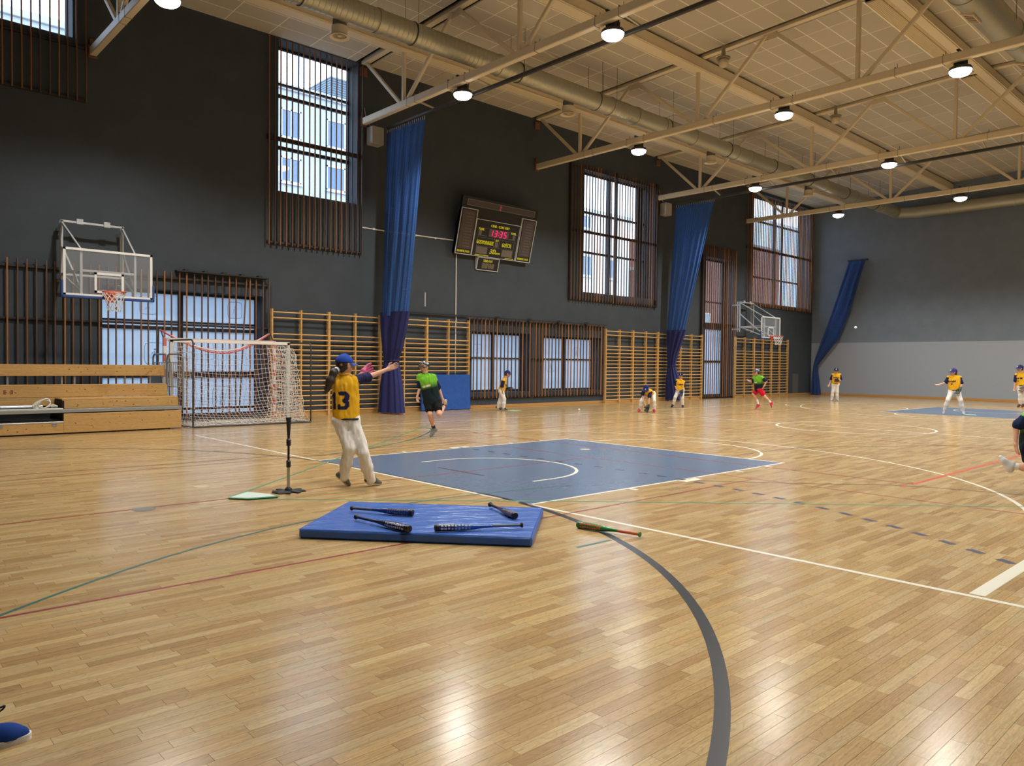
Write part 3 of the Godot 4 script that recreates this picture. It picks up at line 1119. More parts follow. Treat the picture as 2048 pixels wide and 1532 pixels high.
func make_ducts() -> void:
	var zinc := mat(178, 176, 160, 0.42, 0.6)
	var strap := mat(60, 56, 50, 0.6)
	var cream := mat(214, 202, 176, 0.5)
	var y := 9.76
	var z := -15.72
	var o := thing("air_duct", "slim round spiral air duct along the window wall with an elbow at the far end", "air duct", Vector3.ZERO)
	var a := Acc.new()
	ribs(a, NEAR, 19.5, y, z, 0.272, 0.14)
	a.tube(pts([Vector3(19.5, y, z), Vector3(30, y, z), Vector3(41.7, y, z)]), 0.272, 28)
	obj("pipe", a, zinc, o)
	var e := Acc.new()
	e.tube(pts([Vector3(41.3, y, z), Vector3(41.86, y - 0.02, z), Vector3(41.98, y - 0.04, z + 0.12), Vector3(41.98, y - 0.12, z + 1.0), Vector3(41.98, y - 0.14, SIDE - 0.2)]), 0.285, 28)
	obj("elbow_pipe", e, zinc, o)
	for x: float in [3.4, 6.5, 10.0, 13.9, 18.6, 19.9, 21.4, 23.2, 26.0, 27.0, 30.2, 33.5, 36.6, 39.8]:
		var c := Acc.new()
		c.lathe(PackedVector2Array([Vector2(0.27, -0.06), Vector2(0.292, -0.06), Vector2(0.296, 0.0), Vector2(0.292, 0.06), Vector2(0.27, 0.06)]), 28, Vector3(x, y, z), Basis(Vector3(0, 0, 1), -PI / 2))
		obj("collar", c, zinc, o)
	for zz: float in [-13.2, -10.4, -7.2, -3.8, -0.6]:
		var c := Acc.new()
		c.lathe(PackedVector2Array([Vector2(0.28, -0.05), Vector2(0.3, -0.05), Vector2(0.3, 0.05), Vector2(0.28, 0.05)]), 28, Vector3(41.98, y - 0.13, zz), Basis(Vector3.RIGHT, PI / 2))
		obj("collar", c, zinc, o)
	for x: float in [4.6, 8.0, 11.0, 14.6, 17.9, 18.6, 21.6, 25.4, 28.8, 32.0, 35.6, 39.0]:
		var c := Acc.new()
		c.lathe(PackedVector2Array([Vector2(0.272, -0.014), Vector2(0.288, -0.014), Vector2(0.288, 0.014), Vector2(0.272, 0.014)]), 28, Vector3(x, y, z), Basis(Vector3(0, 0, 1), -PI / 2))
		for s: float in [-1.0, 1.0]:
			c.tube(pts([Vector3(x, y, z + s * 0.285), Vector3(x, roof_y(z) + 0.01, z + s * 0.285)]), 0.006, 5)
		obj("hanger", c, strap, o)
	for x: float in [9.14, 16.98, 24.8, 32.6]:
		var c := Acc.new()
		c.tube(pts([Vector3(x, y, z), Vector3(x, y - 0.1, z - 0.22), Vector3(x, y - 0.2, z - 0.28), Vector3(x, 9.42, z - 0.28)]), 0.165, 20)
		obj("outlet_neck", c, mat(110, 108, 98, 0.5, 0.4), o)
		var d := Acc.new()
		d.lathe(PackedVector2Array([Vector2(0.16, 9.22), Vector2(0.2, 9.2), Vector2(0.235, 9.19), Vector2(0.24, 9.2), Vector2(0.2, 9.24), Vector2(0.185, 9.26), Vector2(0.185, 9.44), Vector2(0.16, 9.44), Vector2(0.16, 9.22)]), 24, Vector3(x, 0, z - 0.28))
		for k in 6:
			d.box(Vector3(0.3, 0.03, 0.006), Vector3(x, 9.24, z - 0.28), Basis(Vector3.UP, k * PI / 6))
		d.lathe(PackedVector2Array([Vector2(0, 9.21), Vector2(0.05, 9.22), Vector2(0.05, 9.26), Vector2(0, 9.27)]), 14, Vector3(x, 0, z - 0.28))
		obj("diffuser", d, cream, o)
	# the wide duct near the middle
	var w := thing("air_duct", "wide round air duct with rectangular grilles at the top right", "air duct", Vector3.ZERO)
	y = 10.03
	z = -5.74
	var p := Acc.new()
	p.tube(pts([Vector3(NEAR, y, z), Vector3(10, y, z), Vector3(22.1, y, z), Vector3(22.7, y + 0.03, z), Vector3(24.2, y + 0.03, z), Vector3(FAR - 1.2, y + 0.03, z)]), 0.36, 32, true, PackedFloat32Array([0.36, 0.36, 0.36, 0.3, 0.3, 0.3]))
	obj("pipe", p, zinc, w)
	for x: float in [18.9, 22.1, 22.75, 25.6, 29.0, 33.0]:
		var c := Acc.new()
		var r := 0.36 if x < 22.4 else 0.3
		c.lathe(PackedVector2Array([Vector2(r, -0.09), Vector2(r + 0.02, -0.09), Vector2(r + 0.02, 0.09), Vector2(r, 0.09)]), 32, Vector3(x, y + (0.03 if x > 22.4 else 0.0), z), Basis(Vector3(0, 0, 1), -PI / 2))
		obj("collar", c, zinc, w)
	for x: float in [11.0, 15.0, 19.75, 24.1, 28.6]:
		var dir := Vector3(0, -0.93, -0.36).normalized()
		var r := 0.36 if x < 22.4 else 0.3
		var bas := Basis(Vector3.RIGHT, dir.cross(Vector3.RIGHT), dir)
		var at := Vector3(x, y, z) + dir * r
		var fr := Acc.new()
		for s: float in [-1.0, 1.0]:
			fr.box(Vector3(0.6, 0.035, 0.05), at + bas * Vector3(0, s * 0.13, 0), bas, 0.006)
			fr.box(Vector3(0.035, 0.23, 0.05), at + bas * Vector3(s * 0.282, 0, 0), bas, 0.006)
		for k in 4:
			fr.box(Vector3(0.03, 0.23, 0.03), at + bas * Vector3(-0.18 + k * 0.12, 0, 0.0), bas)
		var g := obj("grille", fr, cream, w)
		obj("grille_back", boxed(Vector3(0.56, 0.24, 0.02), at + bas * Vector3(0, 0, -0.005), 0.0, bas), mat(96, 60, 44, 0.7), g)
	var h := Acc.new()
	for x: float in [13.0, 17.0, 21.4, 25.0, 29.5]:
		for s: float in [-1.0, 1.0]:
			h.tube(pts([Vector3(x, y, z + s * 0.36), Vector3(x, roof_y(z), z + s * 0.36)]), 0.007, 5)
	obj("hanger", h, strap, w)


# ---- slatted screens -----------------------------------------------------------------------------------------------

func screen(x0: float, x1: float, y0: float, y1: float, pitch: float, rails: Array, label: String, warm: float, posts: Array = [], tilted := -1.0) -> void:
	var o := thing("slat_screen", label, "slat screen", Vector3(x0, y0, WALL), "wooden slat screens on the window wall")
	var tones := [lin(150, 96, 50), lin(122, 82, 54), lin(104, 76, 60), lin(166, 108, 56), lin(92, 70, 58)]
	var meshes: Array = []
	for k in 5:
		var a := Acc.new()
		a.col = tones[k] * warm
		a.box(Vector3(0.031, y1 - y0, 0.038), Vector3.ZERO, Basis(), 0.003)
		meshes.append(a.mesh())
	var n := int(round((x1 - x0) / pitch))
	for i in n + 1:
		var x := (x1 - x0) * i / n + rng.randf_range(-0.012, 0.012)
		var s := obj("slat", meshes[rng.randi() % 5], slat_mat, o)
		s.position = Vector3(x, (y1 - y0) * 0.5, 0.105)
		if tilted > 0.0 and absf(x0 + x - tilted) < pitch * 0.5:
			s.rotation.z = -0.055
		else:
			s.rotation.z = rng.randf_range(-0.0025, 0.0025)
	var dark := mat(46, 34, 30, 0.6)
	for r: Vector2 in rails:
		obj("rail", span(-0.03, x1 - x0 + 0.03, r.x - y0 - r.y * 0.5, r.x - y0 + r.y * 0.5, 0.012, 0.078, 0.004), dark, o)
	for p: Vector2 in posts:
		obj("post", span(p.x - x0 - p.y * 0.5, p.x - x0 + p.y * 0.5, 0.0, y1 - y0, 0.005, 0.13, 0.004), dark, o)


func make_screens() -> void:
	screen(1.3, 4.83, 7.72, 10.66, 0.19, [Vector2(7.75, 0.06), Vector2(9.0, 0.05)], "dark slat screen at the top left corner over the upper window", 0.75)
	screen(9.42, 12.42, 4.87, 10.68, 0.178, [Vector2(4.95, 0.06), Vector2(7.88, 0.12)], "tall slat screen over the bright window left of the first curtain", 0.85, [])
	screen(21.87, 27.4, 4.13, 9.55, 0.172, [Vector2(4.2, 0.06), Vector2(6.9, 0.1), Vector2(9.4, 0.06)], "wide slat screen over the upper window right of the scoreboard", 0.8, [Vector2(21.83, 0.07), Vector2(24.62, 0.06), Vector2(27.44, 0.06)])
	screen(35.05, 42.2, 4.7, 10.5, 0.172, [Vector2(4.78, 0.06), Vector2(7.68, 0.12), Vector2(10.4, 0.06)], "wide slat screen over the far upper window above the far hoop", 1.0, [Vector2(38.6, 0.06)])
	screen(31.08, 34.0, 0.06, 7.36, 0.184, [Vector2(0.1, 0.06), Vector2(3.6, 0.12), Vector2(7.3, 0.06)], "tall floor-standing slat screen between the second curtain and the last wall bars", 1.0, [Vector2(31.04, 0.07)])
	screen(0.6, 9.44, 0.05, 3.86, 0.19, [Vector2(2.5, 0.05), Vector2(3.7, 0.06), Vector2(0.3, 0.06)], "long low slat screen behind the bleachers and the near hoop", 1.0, [], 8.59)
	screen(16.75, 19.86, 0.34, 3.18, 0.178, [Vector2(0.38, 0.06), Vector2(1.77, 0.04), Vector2(3.1, 0.06)], "low slat screen just right of the leaning blue mat", 1.1)
	screen(19.98, 23.92, 0.35, 3.19, 0.178, [Vector2(0.39, 0.06), Vector2(1.77, 0.04), Vector2(3.12, 0.06)], "low slat screen just left of the second group of wall bars", 1.1)


# ---- wall bars -----------------------------------------------------------------------------------------------------

func make_wall_bars() -> void:
	var post := boxed(Vector3(0.045, 3.06, 0.12), Vector3(0, 1.53, 0), 0.006).mesh()
	var ra := Acc.new()
	ra.tube(pts([Vector3(-0.43, 0, 0), Vector3(0.43, 0, 0)]), 0.02, 10)
	var rung := ra.mesh()
	var hook := Acc.new()
	hook.tube(pts([Vector3(0, 0, -0.1), Vector3(0, 0, 0.03), Vector3(0, 0.03, 0.04)]), 0.012, 6)
	hook.box(Vector3(0.04, 0.06, 0.02), Vector3(0, 0, -0.1))
	var hm := hook.mesh()
	var steel := mat(200, 200, 200, 0.35, 0.6)
	var names := ["wall bars nearest the goals, leftmost of the first group", "wall bars left of the first blue curtain", "wall bars half hidden behind the first blue curtain", "wall bars behind the leaning blue mat",
		"wall bars right of the low slatted windows, first of the second group", "wall bars left of the second blue curtain", "wall bars half hidden behind the second blue curtain", "wall bars left of the tall slat screen",
		"wall bars right of the tall slat screen, under the far hoop", "middle wall bars of the last group", "last wall bars before the far corner"]
	var xs := [9.48, 11.28, 13.08, 14.88, 23.95, 25.75, 27.45, 29.2, 33.95, 35.75, 37.55]
	for i in xs.size():
		var o := thing("wall_bars", "varnished wooden " + names[i], "wall bars", Vector3(xs[i], 0, WALL + 0.16), "wooden wall bars")
		for k in 3:
			obj("post", post, bar_mat, o).position = Vector3(0.02 + k * 0.885, 0, -0.02)
			obj("hook", hm, steel, o).position = Vector3(0.02 + k * 0.885, 2.5, 0.0)
		for k in 2:
			for r in 18:
				var y := 2.97 if r == 17 else 2.81 if r == 16 else 0.14 + r * 0.1475
				obj("rung", rung, bar_mat, o).position = Vector3(0.4625 + k * 0.885, y, 0.015 if r < 16 else 0.03)
		obj("foot_rail", span(0.0, 1.81, 0.0, 0.09, -0.08, -0.05), bar_mat, o)


# ---- bleachers -----------------------------------------------------------------------------------------------------

func make_bleachers() -> void:
	var o := thing("bleachers", "folded pine bleachers on the left with a missing lower panel", "bleachers", Vector3.ZERO)
	var grey := mat(150, 150, 146, 0.45, 0.3)
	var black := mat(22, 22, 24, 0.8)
	var x0 := 0.7
	var x1 := 6.22
	obj("seat_board", span(3.83, x1, 0.03, 0.43, -18.0, -17.96, 0.006), pine_mat, o)
	var low := obj("seat_board", span(x0, 3.83, 0.03, 0.245, -18.0, -17.96, 0.006), pine_mat, o)
	for x: float in [2.72, 3.66]:
		var l := Acc.new()
		l.box(Vector3(0.1, 0.012, 0.012), Vector3(x, 0.225, -17.955))
		l.box(Vector3(0.08, 0.045, 0.006), Vector3(x, 0.19, -17.957))
		obj("latch", l, grey, low)
	obj("edge_trim", span(x0, 3.83, 0.245, 0.27, -18.04, -17.955, 0.004), mat(206, 206, 204, 0.35, 0.5), o)
	obj("steel_rail", span(x0, x1 + 0.02, 0.45, 0.525, -18.08, -17.98, 0.006), grey, o)
	obj("edge_trim", span(x0, 3.83, 0.525, 0.545, -18.22, -17.985, 0.004), mat(206, 206, 204, 0.35, 0.5), o)
	obj("seat_board", span(3.83, x1 - 0.02, 0.525, 0.71, -18.14, -18.1, 0.006), pine_mat, o)
	obj("seat_top", span(3.83, x1 - 0.03, 0.71, 0.74, -18.78, -18.1, 0.006), pine_mat, o)
	obj("inner_board", span(x0, 3.83, 0.56, 0.74, -18.75, -18.72, 0.004), pine_mat, o)
	var b3 := obj("seat_board", span(x0, x1 - 0.06, 0.745, 0.99, -18.8, -18.76, 0.006), pine_mat, o)
	var mark := Acc.new()
	for s: float in [-1.0, 1.0]:
		mark.box(Vector3(0.014, 0.08, 0.004), Vector3(2.98 + s * 0.075, 0.87, -18.757))
		mark.box(Vector3(0.04, 0.014, 0.004), Vector3(2.98 + s * 0.058, 0.904, -18.757))
		mark.box(Vector3(0.04, 0.014, 0.004), Vector3(2.98 + s * 0.058, 0.836, -18.757))
		mark.box(Vector3(0.05, 0.016, 0.004), Vector3(2.98 + s * 0.05, 0.87, -18.757))
	obj("maker_mark", mark, mat(130, 62, 40, 0.6), b3)
	obj("seat_top", span(x0, x1 - 0.06, 0.99, 1.015, -19.12, -18.76, 0.006), pine_mat, o)
	obj("backrest_board", span(x0, x1, 1.2, 1.455, -19.14, -19.1, 0.006), pine_mat, o)
	var posts := Acc.new()
	for x: float in [1.0, 2.2, 2.86, 3.03, 4.05, 4.3, 5.35, 5.9]:
		posts.join(span(x - 0.02, x + 0.02, 0.6, 1.4, -19.19, -19.14, 0.004))
	obj("post", posts, grey, o)
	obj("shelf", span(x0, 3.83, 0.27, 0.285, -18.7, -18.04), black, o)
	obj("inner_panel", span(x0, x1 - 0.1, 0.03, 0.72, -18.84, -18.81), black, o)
	obj("divider", span(3.82, 3.85, 0.03, 0.7, -18.8, -18.0), black, o)
	var side := Acc.new()
	side.prism(PackedVector2Array([Vector2(17.99, 0.03), Vector2(18.12, 0.62), Vector2(18.8, 0.75), Vector2(18.86, 0.98), Vector2(19.12, 1.02), Vector2(19.2, 1.2), Vector2(20.0, 1.2), Vector2(20.0, 0.03)]), -0.012, 0.012, Vector3(x1 - 0.03, 0, 0), Basis(Vector3(0, 0, -1), Vector3.UP, Vector3.RIGHT))
	obj("side_panel", side, grey, o)
	# knots of the pine boards
	var kn := Acc.new()
	for k in 70:
		var row := k % 4
		var x := rng.randf_range(1.6 if row != 1 else 3.95, 6.1)
		var y: float = [rng.randf_range(0.07, 0.22), rng.randf_range(0.55, 0.68), rng.randf_range(0.78, 0.96), rng.randf_range(1.23, 1.43)][row]
		var z: float = [-17.96, -18.1, -18.76, -19.1][row]
		if row == 0 and x > 3.9:
			y = rng.randf_range(0.08, 0.39)
		var s := rng.randf_range(0.006, 0.014)
		kn.lathe(PackedVector2Array([Vector2(0, 0.0), Vector2(s, 0.0), Vector2(s * 0.7, 0.0015), Vector2(0, 0.002)]), 10, Vector3(x, y, z), Basis(Vector3(1.4, 0, 0).rotated(Vector3(0, 0, 1), rng.randf_range(-0.5, 0.5)), Vector3(0, 0, 1), Vector3(0, -0.8, 0)))
	stuff(obj("knots", kn, mat(104, 54, 24, 0.5), o))
	var wheel := Acc.new()
	for x: float in [5.7, 5.98]:
		wheel.lathe(PackedVector2Array([Vector2(0, -0.03), Vector2(0.05, -0.03), Vector2(0.05, 0.03), Vector2(0, 0.03)]), 16, Vector3(x, 0.05, -18.1), Basis(Vector3(0, 0, 1), PI / 2))
	obj("wheel", wheel, mat(200, 200, 196, 0.5), o)
	# side guard of bent tube
	var rail := thing("guard_rail", "grey tubular guard rail with thin bars at the right end of the bleachers", "guard rail", Vector3(6.27, 0, 0))
	for s: Array in [[-19.05, -18.0, 0.5], [-20.1, -19.12, 0.0]]:
		var a := Acc.new()
		var p := PackedVector3Array([Vector3(0, s[2], s[1]), Vector3(0, 1.0, s[1])])
		for k in 7:
			var t := PI / 2 * k / 6.0
			p.append(Vector3(0, 1.6 + 0.12 * sin(t), s[1] - 0.12 + 0.12 * cos(t)))
		for k in 7:
			var t := PI / 2 * k / 6.0
			p.append(Vector3(0, 1.6 + 0.12 * cos(t), s[0] + 0.12 - 0.12 * sin(t)))
		p.append(Vector3(0, 0.62 if s[2] > 0.2 else 0.0, s[0]))
		a.tube(p, 0.021, 10)
		obj("frame", a, grey, rail)
		for y: float in [1.52, 0.95 if s[2] > 0.2 else 0.8]:
			var r := Acc.new()
			r.tube(pts([Vector3(0, y, s[0]), Vector3(0, y, s[1])]), 0.01, 6)
			obj("cross_bar", r, grey, rail)
		for k in 7:
			var zz: float = lerpf(s[0], s[1], (k + 1) / 8.0)
			var b := Acc.new()
			b.tube(pts([Vector3(0, 0.95 if s[2] > 0.2 else 0.8, zz), Vector3(0, 1.52, zz)]), 0.007, 6)
			obj("bar", b, grey, rail)
	# what lies in the open shelf
	for k in 3:
		var t := Acc.new()
		var dy: float = [0.0, 0.0, 0.0][k]
		t.tube(pts([Vector3(1.4, 0.582 + dy, -18.26 - k * 0.066), Vector3(3.5 - k * 0.12, 0.582 + dy, -18.24 - k * 0.066)]), 0.03, 12)
		tag(obj("steel_pole", t, mat(196, 198, 202, 0.3, 0.6)), ["front steel pole lying in the open bleacher shelf", "middle one of the steel poles lying in the open bleacher shelf", "rearmost steel pole lying deep in the open bleacher shelf"][k], "pole", "steel poles in the bleachers")
	var c := Acc.new()
	for k in 5:
		var ring := PackedVector3Array()
		for j in 25:
			var t := TAU * j / 24.0
			ring.append(Vector3(3.46 + k * 0.012 + (0.15 - k * 0.012) * cos(t), 0.62 + 0.09 * sin(t) + k * 0.008 + 0.03 * cos(t), -18.12 + 0.03 * sin(t * 2.0 + k) + k * 0.012))
		c.tube(ring, 0.014, 6, false)
	c.tube(smooth_3([Vector3(3.56, 0.58, -18.1), Vector3(3.66, 0.61, -18.08), Vector3(3.74, 0.58, -18.12), Vector3(3.64, 0.575, -18.16)]), 0.02, 6)
	tag(obj("rope_coil", c, mat(212, 208, 196, 0.8)), "coil of white rope on the bleacher shelf", "rope")


func smooth_3(l: Array, steps := 8) -> PackedVector3Array:
	var c := Curve3D.new()
	for i in l.size():
		var t: Vector3 = (l[mini(i + 1, l.size() - 1)] - l[maxi(i - 1, 0)]) / 6.0
		c.add_point(l[i], -t, t)
	var r := PackedVector3Array()
	for i in (l.size() - 1) * steps + 1:
		r.append(c.samplef(float(i) / steps))
	return r


# ---- goals ---------------------------------------------------------------------------------------------------------

func net(a: Acc, p: Array, nu: int, nv: int, sag: Vector3, r := 0.004, jitter := 0.012) -> void:   # a knotted net hung between four corners
	var g: Array = []
	for i in nv + 1:
		var row := PackedVector3Array()
		for j in nu + 1:
			var u := float(j) / nu
			var w := float(i) / nv
			var q: Vector3 = (p[0] as Vector3).lerp(p[1], u).lerp((p[3] as Vector3).lerp(p[2], u), w)
			q += sag * (sin(PI * w) * (0.5 + 0.5 * sin(PI * u)))
			q += Vector3(rng.randf_range(-1, 1), rng.randf_range(-1, 1), rng.randf_range(-1, 1)) * jitter
			row.append(q)
		g.append(row)
	for i in nv + 1:
		a.tube(g[i], r, 3, false)
	for j in nu + 1:
		var c := PackedVector3Array()
		for i in nv + 1:
			c.append(g[i][j])
		a.tube(c, r, 3, false)


func striped(o: Node3D, called: String, a: Vector3, b: Vector3, first: int) -> void:
	var white := mat(228, 218, 208, 0.5)
	var red := mat(200, 112, 100, 0.5)
	var l := a.distance_to(b)
	var n := int(round(l / 0.2))
	var w := Acc.new()
	var r := Acc.new()
	for i in n:
		var acc := w if (i + first) % 2 == 0 else r
		acc.beam(a.lerp(b, float(i) / n), a.lerp(b, float(i + 1) / n), 0.075, 0.075, 0.0)
	var p := obj(called, w, white, o)
	obj("red_stripes", r, red, p)


func make_goals() -> void:
	var steel := mat(70, 70, 76, 0.5, 0.3)
	var rope := mat(232, 228, 220, 0.8)
	var z := -19.02
	var zf := -17.93
	var o := thing("goal", "white handball goal turned to the wall with a dark steel rear frame", "goal", Vector3.ZERO, "handball goals")
	for x: float in [6.34, 9.36]:
		obj("post", boxed(Vector3(0.075, 2.08, 0.075), Vector3(x, 1.04, z), 0.004), mat(206, 200, 192, 0.5), o)
	obj("crossbar", boxed(Vector3(3.1, 0.075, 0.075), Vector3(7.85, 2.05, z), 0.004), mat(230, 220, 210, 0.5), o)
	for s: Array in [[6.36, 6.47], [9.36, 9.46]]:
		var a := Acc.new()
		var p := PackedVector3Array([Vector3(s[0], 2.06, z)])
		for k in 7:
			var t := PI / 2 * k / 6.0
			p.append(Vector3(s[1], 1.94 + 0.12 * cos(t), zf - 0.12 + 0.12 * sin(t)))
		p.append(Vector3(s[1], 0.02, zf))
		p.append(Vector3(s[0], 0.02, z))
		a.tube(p, 0.02, 8)
		obj("side_frame", a, steel, o)
	var base := Acc.new()
	base.tube(pts([Vector3(6.47, 0.02, zf), Vector3(9.46, 0.02, zf)]), 0.02, 8)
	obj("ground_bar", base, steel, o)
	var n := Acc.new()
	net(n, [Vector3(6.38, 2.02, z), Vector3(9.34, 2.02, z), Vector3(9.42, 0.06, zf + 0.0), Vector3(6.5, 0.06, zf)], 30, 22, Vector3(0, -0.35, -0.25))
	net(n, [Vector3(6.36, 2.0, z), Vector3(6.47, 1.98, zf), Vector3(6.47, 0.06, zf), Vector3(6.36, 0.06, z)], 10, 20, Vector3(0.06, -0.1, 0))
	net(n, [Vector3(9.34, 2.0, z), Vector3(9.2, 1.7, zf - 0.25), Vector3(9.3, 0.06, zf - 0.1), Vector3(9.3, 0.06, z)], 10, 20, Vector3(-0.15, -0.1, 0))
	net(n, [Vector3(8.75, 2.0, z), Vector3(9.32, 2.0, z), Vector3(9.4, 0.1, z + 0.35), Vector3(8.6, 0.1, z + 0.35)], 9, 20, Vector3(0.1, -0.1, 0.1), 0.006, 0.03)
	net(n, [Vector3(9.0, 2.0, z), Vector3(9.36, 1.9, z + 0.3), Vector3(9.42, 0.1, z + 0.8), Vector3(8.9, 0.1, z + 0.3)], 7, 20, Vector3(0.05, -0.1, 0.1), 0.006, 0.03)
	net(n, [Vector3(6.5, 0.06, zf), Vector3(9.4, 0.06, zf), Vector3(9.3, 0.03, z), Vector3(6.4, 0.03, z)], 30, 8, Vector3(0, 0.05, 0), 0.0035, 0.03)
	stuff(obj("net", n, rope, o))
	# the second goal, pushed close to the wall
	var g := thing("goal", "red and white handball goal standing behind the other close to the wall", "goal", Vector3.ZERO, "handball goals")
	var zb := -19.72
	for x: float in [6.42, 9.3]:
		striped(g, "post", Vector3(x, 0.0, zb), Vector3(x, 2.12, zb), 1)
	var cb := Acc.new()
	cb.box(Vector3(2.94, 0.07, 0.07), Vector3(7.86, 2.1, zb))
	obj("crossbar", cb, mat(214, 196, 188, 0.5), g)
	for x: float in [6.36, 9.24]:
		var t := Acc.new()
		t.tube(pts([Vector3(x, 0.02, -20.05), Vector3(x, 2.34, -19.98), Vector3(x + 0.02, 2.36, -19.9), Vector3(x + 0.04, 2.1, zb)]), 0.017, 8)
		obj("stay", t, steel, g)
	for s: float in [-1.0, 1.0]:
		var p := PackedVector3Array()
		for k in 13:
			var u := k / 12.0
			p.append(Vector3(6.36 + 2.88 * u, 2.33 - 0.5 * sin(PI * u) - (0.06 if s > 0.0 else 0.0) * sin(PI * u), -19.9 + 0.25 * sin(PI * u) + s * 0.02))
		var t := Acc.new()
		t.tube(p, 0.022, 6)
		obj("net_cord", t, mat(232, 216, 212, 0.7) if s < 0.0 else mat(206, 96, 90, 0.7), g)
	var m := Acc.new()
	net(m, [Vector3(6.44, 2.05, zb), Vector3(9.26, 2.05, zb), Vector3(9.26, 0.06, -20.0), Vector3(6.44, 0.06, -20.0)], 26, 18, Vector3(0, -0.25, 0.15), 0.003, 0.02)
	stuff(obj("net", m, mat(190, 92, 84, 0.8), g))
	var m2 := Acc.new()
	net(m2, [Vector3(9.16, 2.0, zb), Vector3(9.5, 1.6, zb + 0.6), Vector3(9.55, 0.05, zb + 0.8), Vector3(9.1, 0.05, zb)], 8, 18, Vector3(0.1, -0.1, 0.1), 0.004, 0.03)
	stuff(obj("side_net", m2, mat(206, 84, 66, 0.8), g))


# ---- hoops ---------------------------------------------------------------------------------------------------------

func hoop(x: float, label: String, wx: float) -> void:
	var zb := -18.58
	var zw := WALL + 0.4
	var o := thing("basketball_hoop", label, "basketball hoop", Vector3.ZERO, "wall-mounted basketball hoops")
	var white := mat(232, 230, 226, 0.4)
	var grey := mat(196, 198, 200, 0.4, 0.25)
	var clear := StandardMaterial3D.new()
	clear.transparency = BaseMaterial3D.TRANSPARENCY_ALPHA
	clear.albedo_color = Color(0.95, 0.97, 1.0, 0.08)
	clear.roughness = 0.03
	var y0 := 2.96
	var y1 := 4.0
	obj("backboard", span(x - 0.9, x + 0.9, y0, y1, zb - 0.012, zb), clear, o)
	var f := Acc.new()
	for e: Array in [[-0.91, 0.91, y0, y0 + 0.05], [-0.91, 0.91, y1 - 0.05, y1], [-0.91, -0.86, y0, y1], [0.86, 0.91, y0, y1]]:
		f.join(span(x + e[0], x + e[1], e[2], e[3], zb - 0.03, zb + 0.006))
	obj("board_frame", f, white, o)
	var q := Acc.new()
	for e: Array in [[-0.3, 0.3, 3.05, 3.1], [-0.3, 0.3, 3.45, 3.5], [-0.3, -0.25, 3.05, 3.5], [0.25, 0.3, 3.05, 3.5]]:
		q.join(span(x + e[0], x + e[1], e[2], e[3], zb, zb + 0.004))
	obj("target_square", q, white, o)
	var pad := Acc.new()
	pad.join(span(x - 0.95, x + 0.95, y0 - 0.05, y0 + 0.01, zb - 0.05, zb + 0.02, 0.012))
	for s: float in [-1.0, 1.0]:
		pad.join(span(x + s * 0.93 - 0.025, x + s * 0.93 + 0.025, y0 - 0.04, y0 + 0.33, zb - 0.05, zb + 0.02, 0.012))
	obj("edge_padding", pad, mat(44, 72, 132, 0.6), o)
	var c := Vector3(x, 3.06, zb + 0.39)
	var r := Acc.new()
	var ring := PackedVector3Array()
	for k in 37:
		var t := TAU * k / 36.0
		ring.append(c + Vector3(cos(t), 0, sin(t)) * 0.235)
	r.tube(ring, 0.011, 8, false)
	r.box(Vector3(0.18, 0.12, 0.03), Vector3(x, 3.03, zb + 0.02), Basis(), 0.006)
	r.box(Vector3(0.14, 0.03, 0.16), Vector3(x, 3.045, zb + 0.09), Basis(), 0.006)
	var plate := Acc.new()
	obj("rim", r, mat(206, 78, 46, 0.5), o)
	plate.prism(PackedVector2Array([Vector2(-0.14, 0.0), Vector2(0.14, 0.0), Vector2(0.07, -0.2), Vector2(-0.07, -0.2)]), 0.0, 0.03, Vector3(x, 3.05, zb + 0.04))
	obj("rim_plate", plate, mat(206, 78, 46, 0.5), o)
	var n := Acc.new()
	for s: float in [-1.0, 1.0]:
		for k in 12:
			var p := PackedVector3Array()
			for j in 7:
				var t := TAU * (k + s * j * 0.5) / 12.0
				var rr := lerpf(0.232, 0.13, pow(j / 6.0, 0.7))
				p.append(c + Vector3(cos(t) * rr, -0.02 - j * 0.068, sin(t) * rr))
			n.tube(p, 0.006, 4, false)
	stuff(obj("net", n, mat(230, 228, 224, 0.8), o))
	# support of square tube back to the wall
	var arms := [x - 0.55, x + 0.55]
	for i in 2:
		var xa: float = arms[i]
		var xw: float = wx + (-0.65 if i == 0 else 0.65)
		for e: Array in [[Vector3(xw, 4.75, zw), Vector3(xa, 3.98, zb - 0.06)], [Vector3(xw, 3.55, zw), Vector3(xa, 3.55, zb - 0.06)], [Vector3(xw, 3.55, zw), Vector3(xa, 3.05, zb - 0.06)], [Vector3(xw, 4.2, zw), Vector3(xa, 3.1, zb - 0.06)]]:
			var a := Acc.new()
			a.beam(e[0], e[1], 0.04, 0.04, 0.004)
			obj("strut", a, grey, o)
		for zz: float in [zw, zw - 0.12]:
			obj("upright", span(xw - 0.025, xw + 0.025, 3.3, 4.8, zz - 0.025, zz + 0.025, 0.004), grey, o)
		obj("board_post", span(xa - 0.025, xa + 0.025, y0, y1, zb - 0.09, zb - 0.03, 0.004), grey, o)
		var wp := Acc.new()
		for y: float in [3.4, 4.6]:
			wp.join(span(xw - 0.03, xw + 0.03, y, y + 0.06, WALL, zw))
		obj("wall_arm", wp, grey, o)
	for y: float in [4.78, 3.55]:
		obj("cross_bar", span(wx - 0.68, wx + 0.68, y - 0.025, y + 0.025, zw - 0.025, zw + 0.025, 0.004), grey, o)
	obj("cross_bar", span(x - 0.55, x + 0.55, 3.5, 3.55, zb - 0.09, zb - 0.05, 0.004), grey, o)
